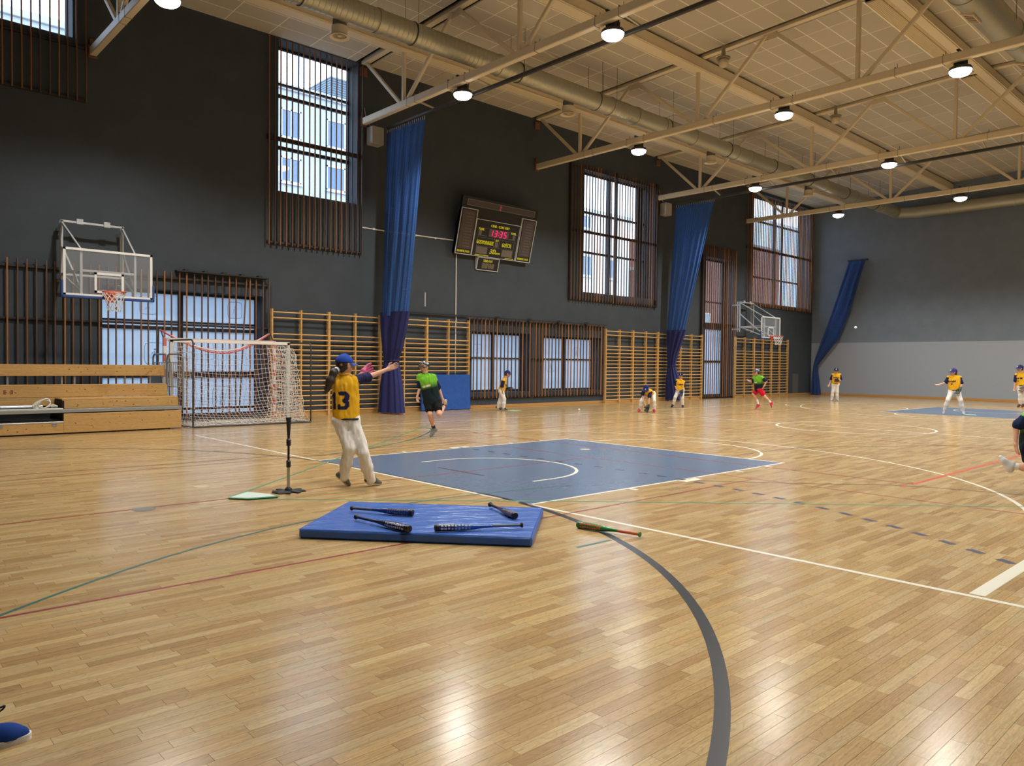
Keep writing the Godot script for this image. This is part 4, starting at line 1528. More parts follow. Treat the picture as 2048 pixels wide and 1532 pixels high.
	for s: float in [-0.28, 0.3]:
		var p := Acc.new()
		p.box(Vector3(0.14, 0.13, 0.03), Vector3(wx + s, 4.8, zw + 0.03), Basis(), 0.006)
		obj("clamp_plate", p, grey, o)


func make_hoops() -> void:
	hoop(4.87, "near glass basketball hoop with blue edge padding above the bleachers", 4.9)
	hoop(34.3, "far glass basketball hoop on long struts right of the tall slat screen", 34.55)


# ---- curtains ------------------------------------------------------------------------------------------------------

func bundle(keys: Array, x: float, folds: int, depth: float, m: Material, o: Node3D, called: String, seedv: float, along := false) -> MeshInstance3D:
	# keys: height, near edge, far edge (z) from the top down, and depth factor
	var grid: Array = []
	var rows := 40
	for i in rows + 1:
		var t := float(i) / rows * (keys.size() - 1)
		var k := mini(int(t), keys.size() - 2)
		var w := t - k
		w = w * w * (3.0 - 2.0 * w) * 0.5 + w * 0.5
		var q: Array = []
		for n in 4:
			q.append(lerpf(keys[k][n], keys[k + 1][n], w))
		var row := PackedVector3Array()
		var cols := folds * 8
		for j in cols + 1:
			var a := TAU * j / cols
			var f := 1.0 + 0.42 * sin(a * folds + seedv + 0.5 * sin(q[0] * 1.1 + a)) * (0.65 + 0.35 * sin(a * 3.0 + seedv))
			var zc: float = (q[1] + q[2]) * 0.5
			var hw: float = (q[2] - q[1]) * 0.5
			var cz := cos(a)
			cz = signf(cz) * pow(absf(cz), 0.8)
			row.append(Vector3(x + sin(a) * depth * q[3] * f, q[0], zc + cz * hw * (0.95 + 0.05 * f)))
		grid.append(row)
	var s := Acc.new()
	s.sheet(grid)
	return obj(called, s, m, o)


func make_curtains() -> void:
	var netting := StandardMaterial3D.new()
	netting.albedo_color = Color(52 / 255.0, 98 / 255.0, 168 / 255.0, 0.84)
	netting.transparency = BaseMaterial3D.TRANSPARENCY_ALPHA
	netting.roughness = 0.85
	var im := Image.create(128, 128, false, Image.FORMAT_RGBA8)
	for y in 128:
		for x in 128:
			var on := (x % 8 < 3) or (y % 8 < 3)
			im.set_pixel(x, y, Color(1, 1, 1, 1.0) if on else Color(0.75, 0.78, 0.85, 0.55))
	netting.albedo_texture = ImageTexture.create_from_image(im)
	netting.uv1_scale = Vector3(5, 12, 1)
	var cloth := mat(27, 32, 92, 0.8)
	cloth.rim_enabled = true
	cloth.rim = 0.4
	var dark := mat(60, 58, 56, 0.5, 0.2)
	var lists := [
		[13.1, [[8.66, -20.0, -18.05, 0.5], [7.0, -20.05, -18.3, 0.7], [5.0, -20.1, -18.6, 0.9], [3.0, -20.15, -18.9, 1.0]], [[3.12, -20.2, -18.82, 1.05], [2.6, -20.15, -18.98, 1.0], [2.0, -20.02, -19.2, 0.9], [1.68, -19.96, -19.38, 0.7], [1.55, -19.97, -19.36, 0.75], [0.9, -20.1, -19.2, 1.05], [0.04, -20.16, -19.1, 1.25]], "blue net and cloth dividing curtain left of the scoreboard, tied in the middle"],
		[28.05, [[8.55, -19.8, -17.9, 0.5], [7.0, -19.9, -18.3, 0.7], [5.0, -20.05, -18.8, 0.9], [3.05, -20.15, -19.3, 1.0]], [[3.15, -20.18, -19.2, 1.05], [2.6, -20.15, -19.4, 1.0], [2.0, -20.1, -19.65, 0.9], [1.62, -20.1, -19.74, 0.7], [1.5, -20.1, -19.72, 0.75], [0.9, -20.16, -19.5, 1.05], [0.04, -20.16, -19.25, 1.25]], "blue net and cloth dividing curtain beside the tall slat screen"]]
	for l: Array in lists:
		var o := thing("curtain", l[3], "curtain", Vector3.ZERO, "blue dividing curtains")
		bundle(l[1], l[0], 15, 0.17, netting, o, "net_panel", l[0])
		bundle(l[2], l[0], 11, 0.2, cloth, o, "cloth_panel", l[0] + 1.0)
		var tie := Acc.new()
		var r := PackedVector3Array()
		for k in 25:
			var a := TAU * k / 24.0
			r.append(Vector3(l[0] + sin(a) * 0.17, 1.63, -19.67 + cos(a) * 0.32) if l[0] < 20.0 else Vector3(l[0] + sin(a) * 0.17, 1.56, -19.92 + cos(a) * 0.21))
		tie.tube(r, 0.015, 6, false)
		obj("tie", tie, mat(60, 50, 70, 0.8), o)
		var hk := Acc.new()
		for k in 20:
			var z: float = lerpf(l[1][0][1], l[1][0][2], k / 19.0)
			hk.tube(pts([Vector3(l[0], l[1][0][0] - 0.02, z), Vector3(l[0], l[1][0][0] + 0.1, z)]), 0.01, 5)
		stuff(obj("hooks", hk, mat(190, 188, 184, 0.5), o))
		# the track the curtain runs on, held out from the truss
		var t := thing("curtain_track", "dark tubular curtain track under the %s roof truss" % ("second" if l[0] < 20.0 else "fourth"), "curtain track", Vector3.ZERO, "curtain tracks")
		var p := Acc.new()
		p.box(Vector3(0.09, 0.1, SIDE - WALL - 0.6), Vector3(l[0], l[1][0][0] + 0.15, (SIDE + WALL) * 0.5 + 0.2), Basis(), 0.02)
		obj("rail", p, dark, t)
		for k in 9:
			var b := Acc.new()
			var z := -17.6 + k * 2.45
			b.beam(Vector3(l[0] - 0.52, 8.92, z), Vector3(l[0], l[1][0][0] + 0.2, z), 0.05, 0.04, 0.004)
			obj("bracket", b, mat(170, 160, 140, 0.5), t)
	# the third, drawn to the corner of the far wall
	var o3 := thing("curtain", "third blue net curtain gathered into the far corner", "curtain", Vector3.ZERO, "blue dividing curtains")
	netting = netting.duplicate()
	netting.albedo_color = Color(36 / 255.0, 70 / 255.0, 130 / 255.0, 0.9)
	bundle([[7.42, -18.25, -17.35, 0.5], [6.2, -18.65, -17.7, 0.8], [4.6, -19.15, -18.15, 1.0], [3.2, -19.65, -18.7, 1.0], [2.2, -20.0, -19.5, 0.9], [1.68, -20.12, -19.9, 0.7], [1.2, -20.17, -19.85, 0.8], [0.6, -20.2, -19.75, 1.0], [0.05, -20.22, -19.68, 1.2]], 42.1, 8, 0.16, netting, o3, "net_panel", 3.0)
	var top := Acc.new()
	top.box(Vector3(0.1, 0.08, 1.1), Vector3(42.2, 7.48, -17.8), Basis(), 0.01)
	top.box(Vector3(0.2, 0.05, 0.05), Vector3(42.34, 7.48, -17.5))
	obj("head_rail", top, mat(40, 44, 60, 0.6), o3)
	# winch boxes by the curtains
	for b: Array in [[13.05, 8.3, "grey winch box on the wall beside the first curtain"], [28.1, 8.25, "grey winch box on the wall beside the second curtain"]]:
		var w := thing("winch_box", b[2], "winch box", Vector3(b[0] - 0.25, b[1], WALL), "winch boxes")
		obj("housing", span(-0.2, 0.22, -0.02, 0.52, 0.05, 0.4, 0.02), mat(176, 170, 158, 0.5), w)
		obj("mount", span(-0.16, 0.16, 0.05, 0.45, 0.0, 0.05), mat(70, 66, 64, 0.6), w)
		var c := Acc.new()
		c.tube(smooth_3([Vector3(-0.1, 0.5, 0.2), Vector3(-0.22, 0.62, 0.2), Vector3(-0.26, 0.8, 0.12), Vector3(-0.28, 1.1, 0.06)]), 0.01, 6)
		obj("cable", c, mat(196, 190, 180, 0.6), w)


# ---- scoreboard ----------------------------------------------------------------------------------------------------

const SEGS := {"0": "abcdef", "1": "bc", "2": "abged", "3": "abgcd", "4": "fgbc", "5": "afgcd", "6": "afgedc", "7": "abc", "8": "abcdefg", "9": "abcdfg"}


func digit(a: Acc, ch: String, at: Vector3, h: float, lit := true) -> void:
	var w := h * 0.5
	var t := h * 0.14
	var sl := 0.12
	var at_y := {"a": Vector2(0.5, 1.0), "d": Vector2(0.5, 0.0), "g": Vector2(0.5, 0.5), "f": Vector2(0, 0.75), "b": Vector2(1, 0.75), "e": Vector2(0, 0.25), "c": Vector2(1, 0.25)}
	for s in SEGS[ch]:
		var p: Vector2 = at_y[s]
		var c := at + Vector3(p.x * w + p.y * h * sl, p.y * h, 0)
		var flat: bool = s in ["a", "d", "g"]
		a.box(Vector3(w * 0.8, t, 0.01) if flat else Vector3(t, h * 0.4, 0.01), c, Basis(Vector3(1, 0, 0), Vector3(sl, 1, 0), Vector3(0, 0, 1)))


func make_scoreboard() -> void:
	var up := Vector3(0, 0.969, 0.247)
	var bas := Basis(Vector3.RIGHT, up, Vector3.RIGHT.cross(up))
	var o := thing("scoreboard", "tilted black scoreboard with yellow lettering and a pink 13:35 clock", "scoreboard", Vector3(15.99, 5.32, -20.3), "", bas)
	var black := mat(26, 26, 28, 0.6)
	var rim := mat(206, 206, 206, 0.5)
	var smoke := mat(76, 66, 62, 0.5)
	var dim := mat(108, 100, 92, 0.6)
	var thin := mat(150, 150, 150, 0.6)
	var yellow := glowing(236, 214, 40, 0.55)
	var pink := glowing(255, 20, 100, 1.6)
	# case
	obj("case", span(0.0, 3.52, 0.0, 1.28, -0.12, -0.005, 0.006), black, o)
	var banner := obj("banner_panel", span(0.02, 3.56, 1.28, 1.95, -0.12, -0.01, 0.006), black, o)
	var bs := Acc.new()
	bs.join(span(0.24, 3.38, 1.66, 1.86, -0.01, 0.004))
	obj("ticker_screen", bs, smoke, banner)
	var edge := Acc.new()
	for e: Array in [[0.23, 3.39, 1.855, 1.865], [0.23, 3.39, 1.655, 1.665], [0.23, 0.24, 1.655, 1.865], [3.38, 3.39, 1.655, 1.865]]:
		edge.join(span(e[0], e[1], e[2], e[3], -0.01, 0.008))
	obj("ticker_edge", edge, thin, banner)
	var dot := Acc.new()
	for k in 4:
		dot.box(Vector3(0.03 if k % 2 else 0.06, 0.025, 0.006), Vector3(1.72, 1.69 + k * 0.045, 0.008))
	obj("ticker_light", dot, glowing(220, 60, 80, 0.7), banner)
	# the two side columns
	for s in 2:
		var x0 := 0.0 if s == 0 else 2.8
		var x1 := 0.72 if s == 0 else 3.52
		var p := obj("column_panel", span(x0, x1, 0.0, 1.56, -0.11, 0.03, 0.006), black, o)
		var fr := Acc.new()
		for e: Array in [[x0, x1, 0.0, 0.025], [x0, x1, 1.535, 1.56], [x0, x0 + 0.025, 0.0, 1.56], [x1 - 0.025, x1, 0.0, 1.56]]:
			fr.join(span(e[0], e[1], e[2], e[3], -0.11, 0.045))
		obj("column_frame", fr, rim, p)
		obj("column_screen", span(x0 + 0.09, x1 - 0.07, 0.2, 1.49, 0.03, 0.036), smoke, p)
		var rows := Acc.new()
		for k in 12:
			for j in 4:
				rows.box(Vector3(0.05, 0.03, 0.004), Vector3(x0 + 0.3 + j * 0.075, 0.28 + k * 0.1, 0.038))
		obj("column_digits", rows, dim, p)
		lettering("NUMER FAUL", 0.075, yellow, p, Vector3((x0 + x1) * 0.5, 0.11, 0.036), "lettering", Basis(), true, 0.9)
	# the middle panel
	var c := obj("clock_panel", span(0.74, 2.78, 0.0, 1.27, -0.005, 0.02, 0.004), black, o)
	var l := Acc.new()
	for e: Array in [[0.74, 2.78, 1.25, 1.27], [0.74, 2.78, 0.0, 0.02], [0.74, 0.755, 0.0, 1.27], [2.765, 2.78, 0.0, 1.27]]:
		l.join(span(e[0], e[1], e[2], e[3], -0.005, 0.03))
	obj("panel_frame", l, rim, c)
	var g := Acc.new()
	for e: Array in [[0.9, 2.62, 0.66, 0.665], [0.9, 2.62, 0.36, 0.365], [1.67, 1.675, 0.36, 0.72], [1.92, 1.925, 0.36, 0.72], [0.9, 0.905, 0.1, 0.98], [2.62, 2.625, 0.1, 0.98], [0.9, 1.4, 0.98, 0.985], [2.3, 2.62, 0.98, 0.985]]:
		g.join(span(e[0], e[1], e[2], e[3], 0.02, 0.024))
	obj("rule_lines", g, thin, c)
	obj("clock_screen", span(1.37, 2.3, 0.72, 0.99, 0.02, 0.026), mat(92, 84, 82, 0.5), c)
	for e: Array in [[0.92, 1.04, 0.72, 0.9], [1.06, 1.3, 0.72, 0.74], [2.34, 2.54, 0.72, 0.75], [2.5, 2.6, 0.72, 0.9], [0.92, 1.42, 0.1, 0.34], [2.1, 2.6, 0.1, 0.34], [1.73, 1.87, 0.39, 0.56]]:
		obj("digit_screen", span(e[0], e[1], e[2], e[3], 0.02, 0.025), mat(112, 104, 96, 0.5), c)
	var dg := Acc.new()
	digit(dg, "1", Vector3(1.42, 0.755, 0.03), 0.2)
	digit(dg, "3", Vector3(1.62, 0.755, 0.03), 0.2)
	digit(dg, "3", Vector3(1.86, 0.755, 0.03), 0.2)
	digit(dg, "5", Vector3(2.06, 0.755, 0.03), 0.2)
	for y: float in [0.81, 0.9]:
		dg.box(Vector3(0.022, 0.022, 0.01), Vector3(1.81 + (y - 0.81) * 0.12, y, 0.03))
	obj("clock_digits", dg, pink, c)
	lettering("CZAS · CZAS GRY", 0.085, yellow, c, Vector3(1.85, 1.1, 0.024))
	lettering("FAUL", 0.08, yellow, c, Vector3(1.02, 0.94, 0.024))
	lettering("FAUL", 0.08, yellow, c, Vector3(2.52, 0.95, 0.024))
	lettering("GOSPODARZE", 0.135, yellow, c, Vector3(1.27, 0.5, 0.024), "lettering", Basis(), true, 0.68)
	lettering("SET", 0.07, yellow, c, Vector3(1.8, 0.62, 0.024))
	lettering("GOŚCIE", 0.135, yellow, c, Vector3(2.28, 0.5, 0.024), "lettering", Basis(), true, 0.7)
	lettering("3D", 0.17, yellow, c, Vector3(1.68, 0.22, 0.024), "lettering", Basis(Vector3(1, 0, 0), Vector3(0.2, 1, 0), Vector3(0, 0, 1)))
	var sq := Acc.new()
	for k in 6:
		sq.box(Vector3(0.028, 0.035, 0.006), Vector3(1.82 + k * 0.038, 0.185 + 0.006 * (k % 2), 0.026))
	sq.box(Vector3(0.24, 0.012, 0.006), Vector3(1.92, 0.155, 0.026))
	sq.box(Vector3(0.62, 0.022, 0.006), Vector3(1.2, 0.055, 0.026))
	sq.box(Vector3(0.4, 0.022, 0.006), Vector3(2.5, 0.055, 0.026))
	obj("small_print", sq, yellow, c)
	# the time-out panel below
	var t := obj("timeout_panel", span(1.08, 2.08, -0.46, -0.02, -0.14, 0.0, 0.006), black, o)
	var tf := Acc.new()
	for e: Array in [[1.07, 2.09, -0.47, -0.445], [1.07, 2.09, -0.035, -0.01], [1.07, 1.095, -0.47, -0.01], [2.065, 2.09, -0.47, -0.01]]:
		tf.join(span(e[0], e[1], e[2], e[3], -0.15, 0.012))
	obj("timeout_frame", tf, rim, t)
	lettering("TIME-OUT", 0.085, yellow, t, Vector3(1.56, -0.13, 0.004), "lettering", Basis(), true, 0.8)
	obj("timeout_screen", span(1.3, 1.88, -0.4, -0.2, 0.0, 0.005), mat(84, 78, 66, 0.5), t)
	var td := Acc.new()
	for k in 4:
		digit(td, "8", Vector3(1.34 + k * 0.13 + (0.03 if k > 1 else 0.0), -0.37, 0.008), 0.14)
	obj("timeout_digits", td, mat(140, 132, 108, 0.5), t)
	var br := Acc.new()
	br.box(Vector3(0.1, 0.1, 0.3), Vector3(0.5, 1.2, -0.26), Basis())
	br.box(Vector3(0.1, 0.1, 0.3), Vector3(3.0, 1.2, -0.26), Basis())
	obj("wall_bracket", br, black, o)


# ---- fittings on the wall ------------------------------------------------------------------------------------------

func make_wall_things() -> void:
	var white := mat(224, 224, 222, 0.5)
	var a := Acc.new()
	a.tube(pts([Vector3(12.46, 5.74, WALL + 0.02), Vector3(14.2, 5.74, WALL + 0.02), Vector3(16.05, 5.77, WALL + 0.02)]), 0.022, 8)
	for x: float in [12.9, 13.7, 14.5, 15.3]:
		a.box(Vector3(0.05, 0.06, 0.05), Vector3(x, 5.745, WALL + 0.02))
	tag(obj("cable_conduit", a, white), "white cable conduit running across the wall to the scoreboard", "conduit")
	var b := Acc.new()
	b.tube(pts([Vector3(16.2, 5.3, WALL + 0.02), Vector3(16.2, 3.2, WALL + 0.02), Vector3(16.22, 3.1, WALL + 0.02), Vector3(16.2, 2.9, WALL + 0.02), Vector3(16.2, 1.2, WALL + 0.02)]), 0.02, 8)
	tag(obj("cable_conduit", b, white), "white upright conduit dropping from under the scoreboard", "conduit")
	var c := Acc.new()
	c.box(Vector3(0.03, 0.46, 0.02), Vector3(14.91, 3.68, WALL + 0.01), Basis(), 0.006)
	tag(obj("wall_strip", c, white), "short white upright strip on the wall above the bars", "strip")
	var d := Acc.new()
	d.join(span(14.05, 16.72, 3.2, 3.24, WALL + 0.05, WALL + 0.09, 0.004))
	for x: float in [14.3, 15.4, 16.5]:
		d.join(span(x, x + 0.03, 3.2, 3.24, WALL, WALL + 0.05))
	tag(obj("curtain_rod", d, mat(36, 34, 34, 0.6)), "dark horizontal rod on the wall above the last bars of the first group", "rod")
	var e := Acc.new()
	e.join(span(16.72, 23.95, 3.19, 3.225, WALL + 0.16, WALL + 0.2, 0.004))
	for k in 4:
		e.join(span(18.0 + k * 1.6, 18.12 + k * 1.6, 3.2, 3.26, WALL, WALL + 0.19, 0.004))
	tag(obj("blind_rail", e, mat(40, 34, 32, 0.6)), "dark rail along the top of the two low slat screens", "rail")
	var f := Acc.new()
	f.join(span(6.9, 9.4, 3.87, 3.91, WALL + 0.02, WALL + 0.2, 0.004))
	for k in 5:
		f.join(span(7.1 + k * 0.5, 7.2 + k * 0.5, 3.9, 3.95, WALL, WALL + 0.19, 0.004))
	tag(obj("blind_rail", f, mat(40, 36, 34, 0.6)), "dark rail along the top of the long low slat screen", "rail")
	# the mat leaning on the bars
	var m := thing("gym_mat", "blue gym mat standing on edge against the wall bars", "gym mat", Vector3(15.56, 0, -20.14), "", Basis(Vector3.RIGHT, -0.05))
	obj("cover", boxed(Vector3(2.06, 1.19, 0.085), Vector3(0, 0.6, 0.06), 0.02), vinyl(), m)
	var sm := Acc.new()
	for s: float in [-1.0, 1.0]:
		sm.tube(pts([Vector3(-1.02, 0.6 + s * 0.583, 0.1), Vector3(1.02, 0.6 + s * 0.583, 0.1)]), 0.004, 5)
	obj("seam", sm, mat(40, 70, 140, 0.5), m)
	var door := Acc.new()
	door.join(span(40.25, 40.9, 0.1, 1.2, WALL, WALL + 0.012, 0.003))
	tag(obj("wall_hatch", door, mat(92, 92, 90, 0.6)), "low grey hatch on the wall left of the third curtain", "hatch")


var vinyl_mat: StandardMaterial3D


func vinyl() -> StandardMaterial3D:
	if vinyl_mat == null:
		vinyl_mat = StandardMaterial3D.new()
		vinyl_mat.albedo_color = Color8(44, 88, 166)
		vinyl_mat.roughness = 0.34
		var f := FastNoiseLite.new()
		f.seed = 21
		f.frequency = 0.012
		f.fractal_octaves = 3
		var t := NoiseTexture2D.new()
		t.width = 256
		t.height = 256
		t.seamless = true
		t.noise = f
		vinyl_mat.heightmap_enabled = true
		vinyl_mat.heightmap_texture = t
		vinyl_mat.heightmap_scale = 1.6
		vinyl_mat.uv1_triplanar = true
		vinyl_mat.uv1_scale = Vector3(0.9, 0.9, 2.2)
	return vinyl_mat


# ---- things on the floor -------------------------------------------------------------------------------------------

func bat(a: Vector3, b: Vector3, y: float, c1: Color, c2: Color, grip: Color, label: String, band: int) -> void:   # from the knob to the end of the barrel
	var d := (b - a)
	var l := d.length()
	var dir := d.normalized()
	var x := dir.cross(Vector3.UP).normalized()
	var o := thing("baseball_bat", label, "baseball bat", a + Vector3(0, y, 0), "baseball bats", Basis(x, dir, x.cross(dir)))
	var k := l / 0.78
	var barrel := Acc.new()
	barrel.col = c1.srgb_to_linear()
	barrel.lathe(PackedVector2Array([Vector2(0.0135, 0.27 * k), Vector2(0.016, 0.33 * k), Vector2(0.022, 0.4 * k), Vector2(0.029, 0.47 * k), Vector2(0.032, 0.54 * k), Vector2(0.033, 0.6 * k)]), 20)
	barrel.col = c2.srgb_to_linear()
	barrel.lathe(PackedVector2Array([Vector2(0.033, 0.6 * k), Vector2(0.033, 0.765 * k), Vector2(0.029, 0.778 * k), Vector2(0.02, 0.782 * k), Vector2(0.0, 0.776 * k)]), 20)
	obj("barrel", barrel, tinted(0.25, 0.6), o)
	var g := Acc.new()
	g.col = grip.srgb_to_linear()
	var prof := PackedVector2Array([Vector2(0.0125, 0.02)])
	for i in 16:
		var h := 0.03 + i * 0.015 * k
		prof.append(Vector2(0.0138, h))
		prof.append(Vector2(0.0126, h + 0.012 * k))
	prof.append(Vector2(0.0135, 0.28 * k))
	g.lathe(prof, 14)
	obj("grip", g, tinted(0.6, 0.4), o)
	var kn := Acc.new()
	kn.lathe(PackedVector2Array([Vector2(0, -0.004), Vector2(0.022, -0.003), Vector2(0.026, 0.004), Vector2(0.022, 0.014), Vector2(0.0125, 0.022)]), 18)
	obj("knob", kn, mat(40, 40, 44, 0.5) if band != 2 else mat(72, 130, 62, 0.5), o)
	var cap := Acc.new()
	cap.lathe(PackedVector2Array([Vector2(0.0335, 0.745 * k), Vector2(0.034, 0.765 * k), Vector2(0.03, 0.781 * k), Vector2(0.012, 0.786 * k), Vector2(0, 0.784 * k)]), 18)
	obj("end_cap", cap, mat(28, 28, 32, 0.4) if band != 2 else mat(36, 100, 52, 0.4), o)
	# printed blocks round the barrel
	var pr := Acc.new()
	var r2 := RandomNumberGenerator.new()
	r2.seed = band * 17 + int(l * 1000)
	var to_eye := (Vector3(0, 1.58, 0) - (a + b) * 0.5).normalized()
	var lean := atan2(to_eye.dot(x.cross(dir)), to_eye.dot(x)) - PI / 2
	for i in 9:
		var h0 := (0.47 + i * 0.03) * k
		for j in 2:
			var t := PI / 2 + (j - 0.5) * 0.9 + lean + r2.randf_range(-0.1, 0.1)
			var rr := 0.0334 if h0 > 0.55 * k else lerpf(0.029, 0.0334, (h0 / k - 0.47) / 0.08)
			var nrm := Vector3(cos(t), 0, sin(t))
			pr.box(Vector3(0.017, r2.randf_range(0.012, 0.024) * k, 0.002), nrm * rr + Vector3(0, h0 + 0.008, 0), Basis(Vector3.UP.cross(nrm), Vector3.UP, nrm))
	obj("printed_band", pr, [mat(190, 196, 214, 0.4), mat(186, 178, 200, 0.4), mat(206, 78, 40, 0.4), mat(120, 110, 130, 0.4)][band], o)


func make_play_things() -> void:
	# crash mat on the floor
	var c := [Vector3(3.17, 0, -6.2), Vector3(4.53, 0, -4.63), Vector3(5.57, 0, -5.51), Vector3(4.18, 0, -7.12)]
	var u: Vector3 = (c[1] - c[0] + c[2] - c[3]).normalized()
	var w := u.cross(Vector3.UP).normalized() * -1.0
	var mid: Vector3 = (c[0] + c[1] + c[2] + c[3]) / 4.0
	var o := thing("gym_mat", "thick blue gym mat lying on the floor with bats on it", "gym mat", mid, "", Basis(u, Vector3.UP, u.cross(Vector3.UP)))
	obj("cover", boxed(Vector3(2.09, 0.086, 1.37), Vector3(0, 0.043, 0), 0.018), vinyl(), o)
	var seams := Acc.new()
	for s: float in [-1.0, 1.0]:
		seams.tube(pts([Vector3(-1.04, 0.083, s * 0.682), Vector3(1.04, 0.083, s * 0.682)]), 0.0035, 6)
		seams.tube(pts([Vector3(s * 1.042, 0.083, -0.68), Vector3(s * 1.042, 0.083, 0.68)]), 0.0035, 6)
	obj("seam", seams, mat(50, 96, 172, 0.4), o)
	var cr := Acc.new()
	for l: Array in [[Vector2(-0.25, 0.1), Vector2(0.1, -0.12), Vector2(0.55, -0.3), Vector2(0.95, -0.42)], [Vector2(0.2, 0.15), Vector2(0.5, -0.05), Vector2(0.98, -0.2)], [Vector2(0.5, 0.45), Vector2(0.75, 0.2), Vector2(1.0, 0.1)], [Vector2(0.65, 0.55), Vector2(0.85, 0.38), Vector2(1.0, 0.3)], [Vector2(-0.1, -0.3), Vector2(0.25, -0.42), Vector2(0.6, -0.6)], [Vector2(0.3, 0.6), Vector2(0.55, 0.42), Vector2(0.7, 0.36)], [Vector2(-0.8, -0.45), Vector2(-0.4, -0.4), Vector2(0.1, -0.5)]]:
		cr.tube(smooth(l, 6, 0.083), 0.0075, 6, true, PackedFloat32Array(), 0.7)
	obj("crease", cr, vinyl(), o)
	var h := 0.123
	bat(Vector3(3.93, 0, -6.6), Vector3(4.26, 0, -6.01), h, Color8(40, 66, 120), Color8(34, 60, 124), Color8(90, 90, 96), "dark blue bat lying at the back left of the floor mat", 3)
	bat(Vector3(3.74, 0, -6.2), Vector3(3.82, 0, -5.44), h, Color8(24, 26, 40), Color8(26, 26, 34), Color8(60, 66, 84), "black bat pointing towards the viewer at the front left of the floor mat", 1)
	bat(Vector3(4.7, 0, -4.93), Vector3(4.02, 0, -5.34), h, Color8(46, 100, 178), Color8(40, 52, 104), Color8(120, 126, 140), "blue bat with pale print lying along the front edge of the floor mat", 0)
	bat(Vector3(5.13, 0, -5.87), Vector3(4.93, 0, -5.27), h, Color8(70, 56, 66), Color8(108, 104, 112), Color8(54, 54, 60), "grey and black bat at the back right corner of the floor mat", 3)
	bat(Vector3(5.53, 0, -4.24), Vector3(5.41, 0, -4.9), 0.035, Color8(44, 132, 66), Color8(48, 110, 60), Color8(196, 92, 60), "green bat with orange print on the bare floor right of the mat", 2)
	# batting tee
	var t := thing("batting_tee", "black and silver batting tee behind home plate", "batting tee", Vector3(4.21, 0, -8.53))
	var base := Acc.new()
	for k in 4:
		base.box(Vector3(0.38, 0.016, 0.06), Vector3(0, 0.012, 0), Basis(Vector3.UP, k * PI / 4 + 0.3), 0.005)
	base.prism(PackedVector2Array([Vector2(-0.17, -0.12), Vector2(0.17, -0.12), Vector2(0.19, 0.05), Vector2(0.0, 0.17), Vector2(-0.19, 0.05)]), 0.0, 0.012, Vector3.ZERO, Basis(Vector3.RIGHT, Vector3(0, 0, -1), Vector3.UP))
	base.lathe(PackedVector2Array([Vector2(0.05, 0.01), Vector2(0.04, 0.04), Vector2(0.022, 0.06), Vector2(0.0, 0.06)]), 18)
	obj("base", base, mat(26, 26, 28, 0.6), t)
	var st := Acc.new()
	st.tube(pts([Vector3(0, 0.04, 0), Vector3(0, 0.34, 0)]), 0.019, 14)
	obj("lower_pole", st, mat(186, 176, 160, 0.3, 0.7), t)
	var rod := Acc.new()
	rod.tube(pts([Vector3(0, 0.33, 0), Vector3(0, 0.58, 0)]), 0.014, 14)
	obj("upper_pole", rod, mat(24, 24, 28, 0.4), t)
	for y: float in [0.34, 0.6]:
		var cl := Acc.new()
		cl.lathe(PackedVector2Array([Vector2(0.012, y - 0.045), Vector2(0.026, y - 0.04), Vector2(0.027, y + 0.02), Vector2(0.03, y + 0.03), Vector2(0.012, y + 0.05)]), 16)
		obj("clamp", cl, mat(22, 22, 24, 0.4), t)
	var cup := Acc.new()
	cup.lathe(PackedVector2Array([Vector2(0.014, 0.63), Vector2(0.02, 0.72), Vector2(0.028, 0.86), Vector2(0.036, 0.9), Vector2(0.03, 0.9), Vector2(0.02, 0.87), Vector2(0, 0.86)]), 18)
	obj("ball_cup", cup, mat(26, 26, 30, 0.6), t)
	# home plate with its tape
	var p := thing("home_plate", "white rubber home plate edged with green tape", "home plate", Vector3(3.7, 0.002, -8.47))
	var pp := Acc.new()
	var flat := Basis(Vector3.RIGHT, Vector3(0, 0, -1), Vector3.UP)
	pp.prism(PackedVector2Array([Vector2(-0.24, 0.03), Vector2(-0.08, -0.17), Vector2(0.23, -0.24), Vector2(0.24, -0.02), Vector2(0.1, 0.3)]), 0.0, 0.012, Vector3.ZERO, flat)
	obj("plate", pp, mat(190, 200, 190, 0.5), p)
	var tp := Acc.new()
	tp.box(Vector3(0.34, 0.004, 0.06), Vector3(0.08, 0.0135, 0.2), Basis(Vector3.UP, -0.22))
	tp.box(Vector3(0.26, 0.004, 0.05), Vector3(-0.15, 0.0135, 0.08), Basis(Vector3.UP, -0.9))
	obj("tape", tp, mat(56, 132, 88, 0.4), p)
	for q: Array in [[17.35, -18.72, 0.0, "green and white throw-down base at the feet of the fielder by the low windows"], [29.15, -8.4, 0.3, "pale throw-down base at the feet of the fielder in the far blue key"]]:
		var b := thing("base_pad", q[3], "base", Vector3(q[0], 0.0, q[1]), "throw-down bases", Basis(Vector3.UP, q[2]))
		obj("pad", boxed(Vector3(0.38, 0.012, 0.38), Vector3(0, 0.006, 0), 0.004), mat(150, 186, 158, 0.5), b)
		obj("pad_edge", boxed(Vector3(0.42, 0.006, 0.42), Vector3(0, 0.003, 0), 0.002), mat(120, 166, 132, 0.5), b)
	var ball := Acc.new()
	ball.lathe(PackedVector2Array([Vector2(0, -0.037), Vector2(0.014, -0.034), Vector2(0.026, -0.026), Vector2(0.034, -0.014), Vector2(0.037, 0), Vector2(0.034, 0.014), Vector2(0.026, 0.026), Vector2(0.014, 0.034), Vector2(0, 0.037)]), 20)
	tag(obj("baseball", ball, mat(236, 236, 230, 0.5)), "white ball in the air near the third curtain", "ball").position = BALL
	var lo := Acc.new()
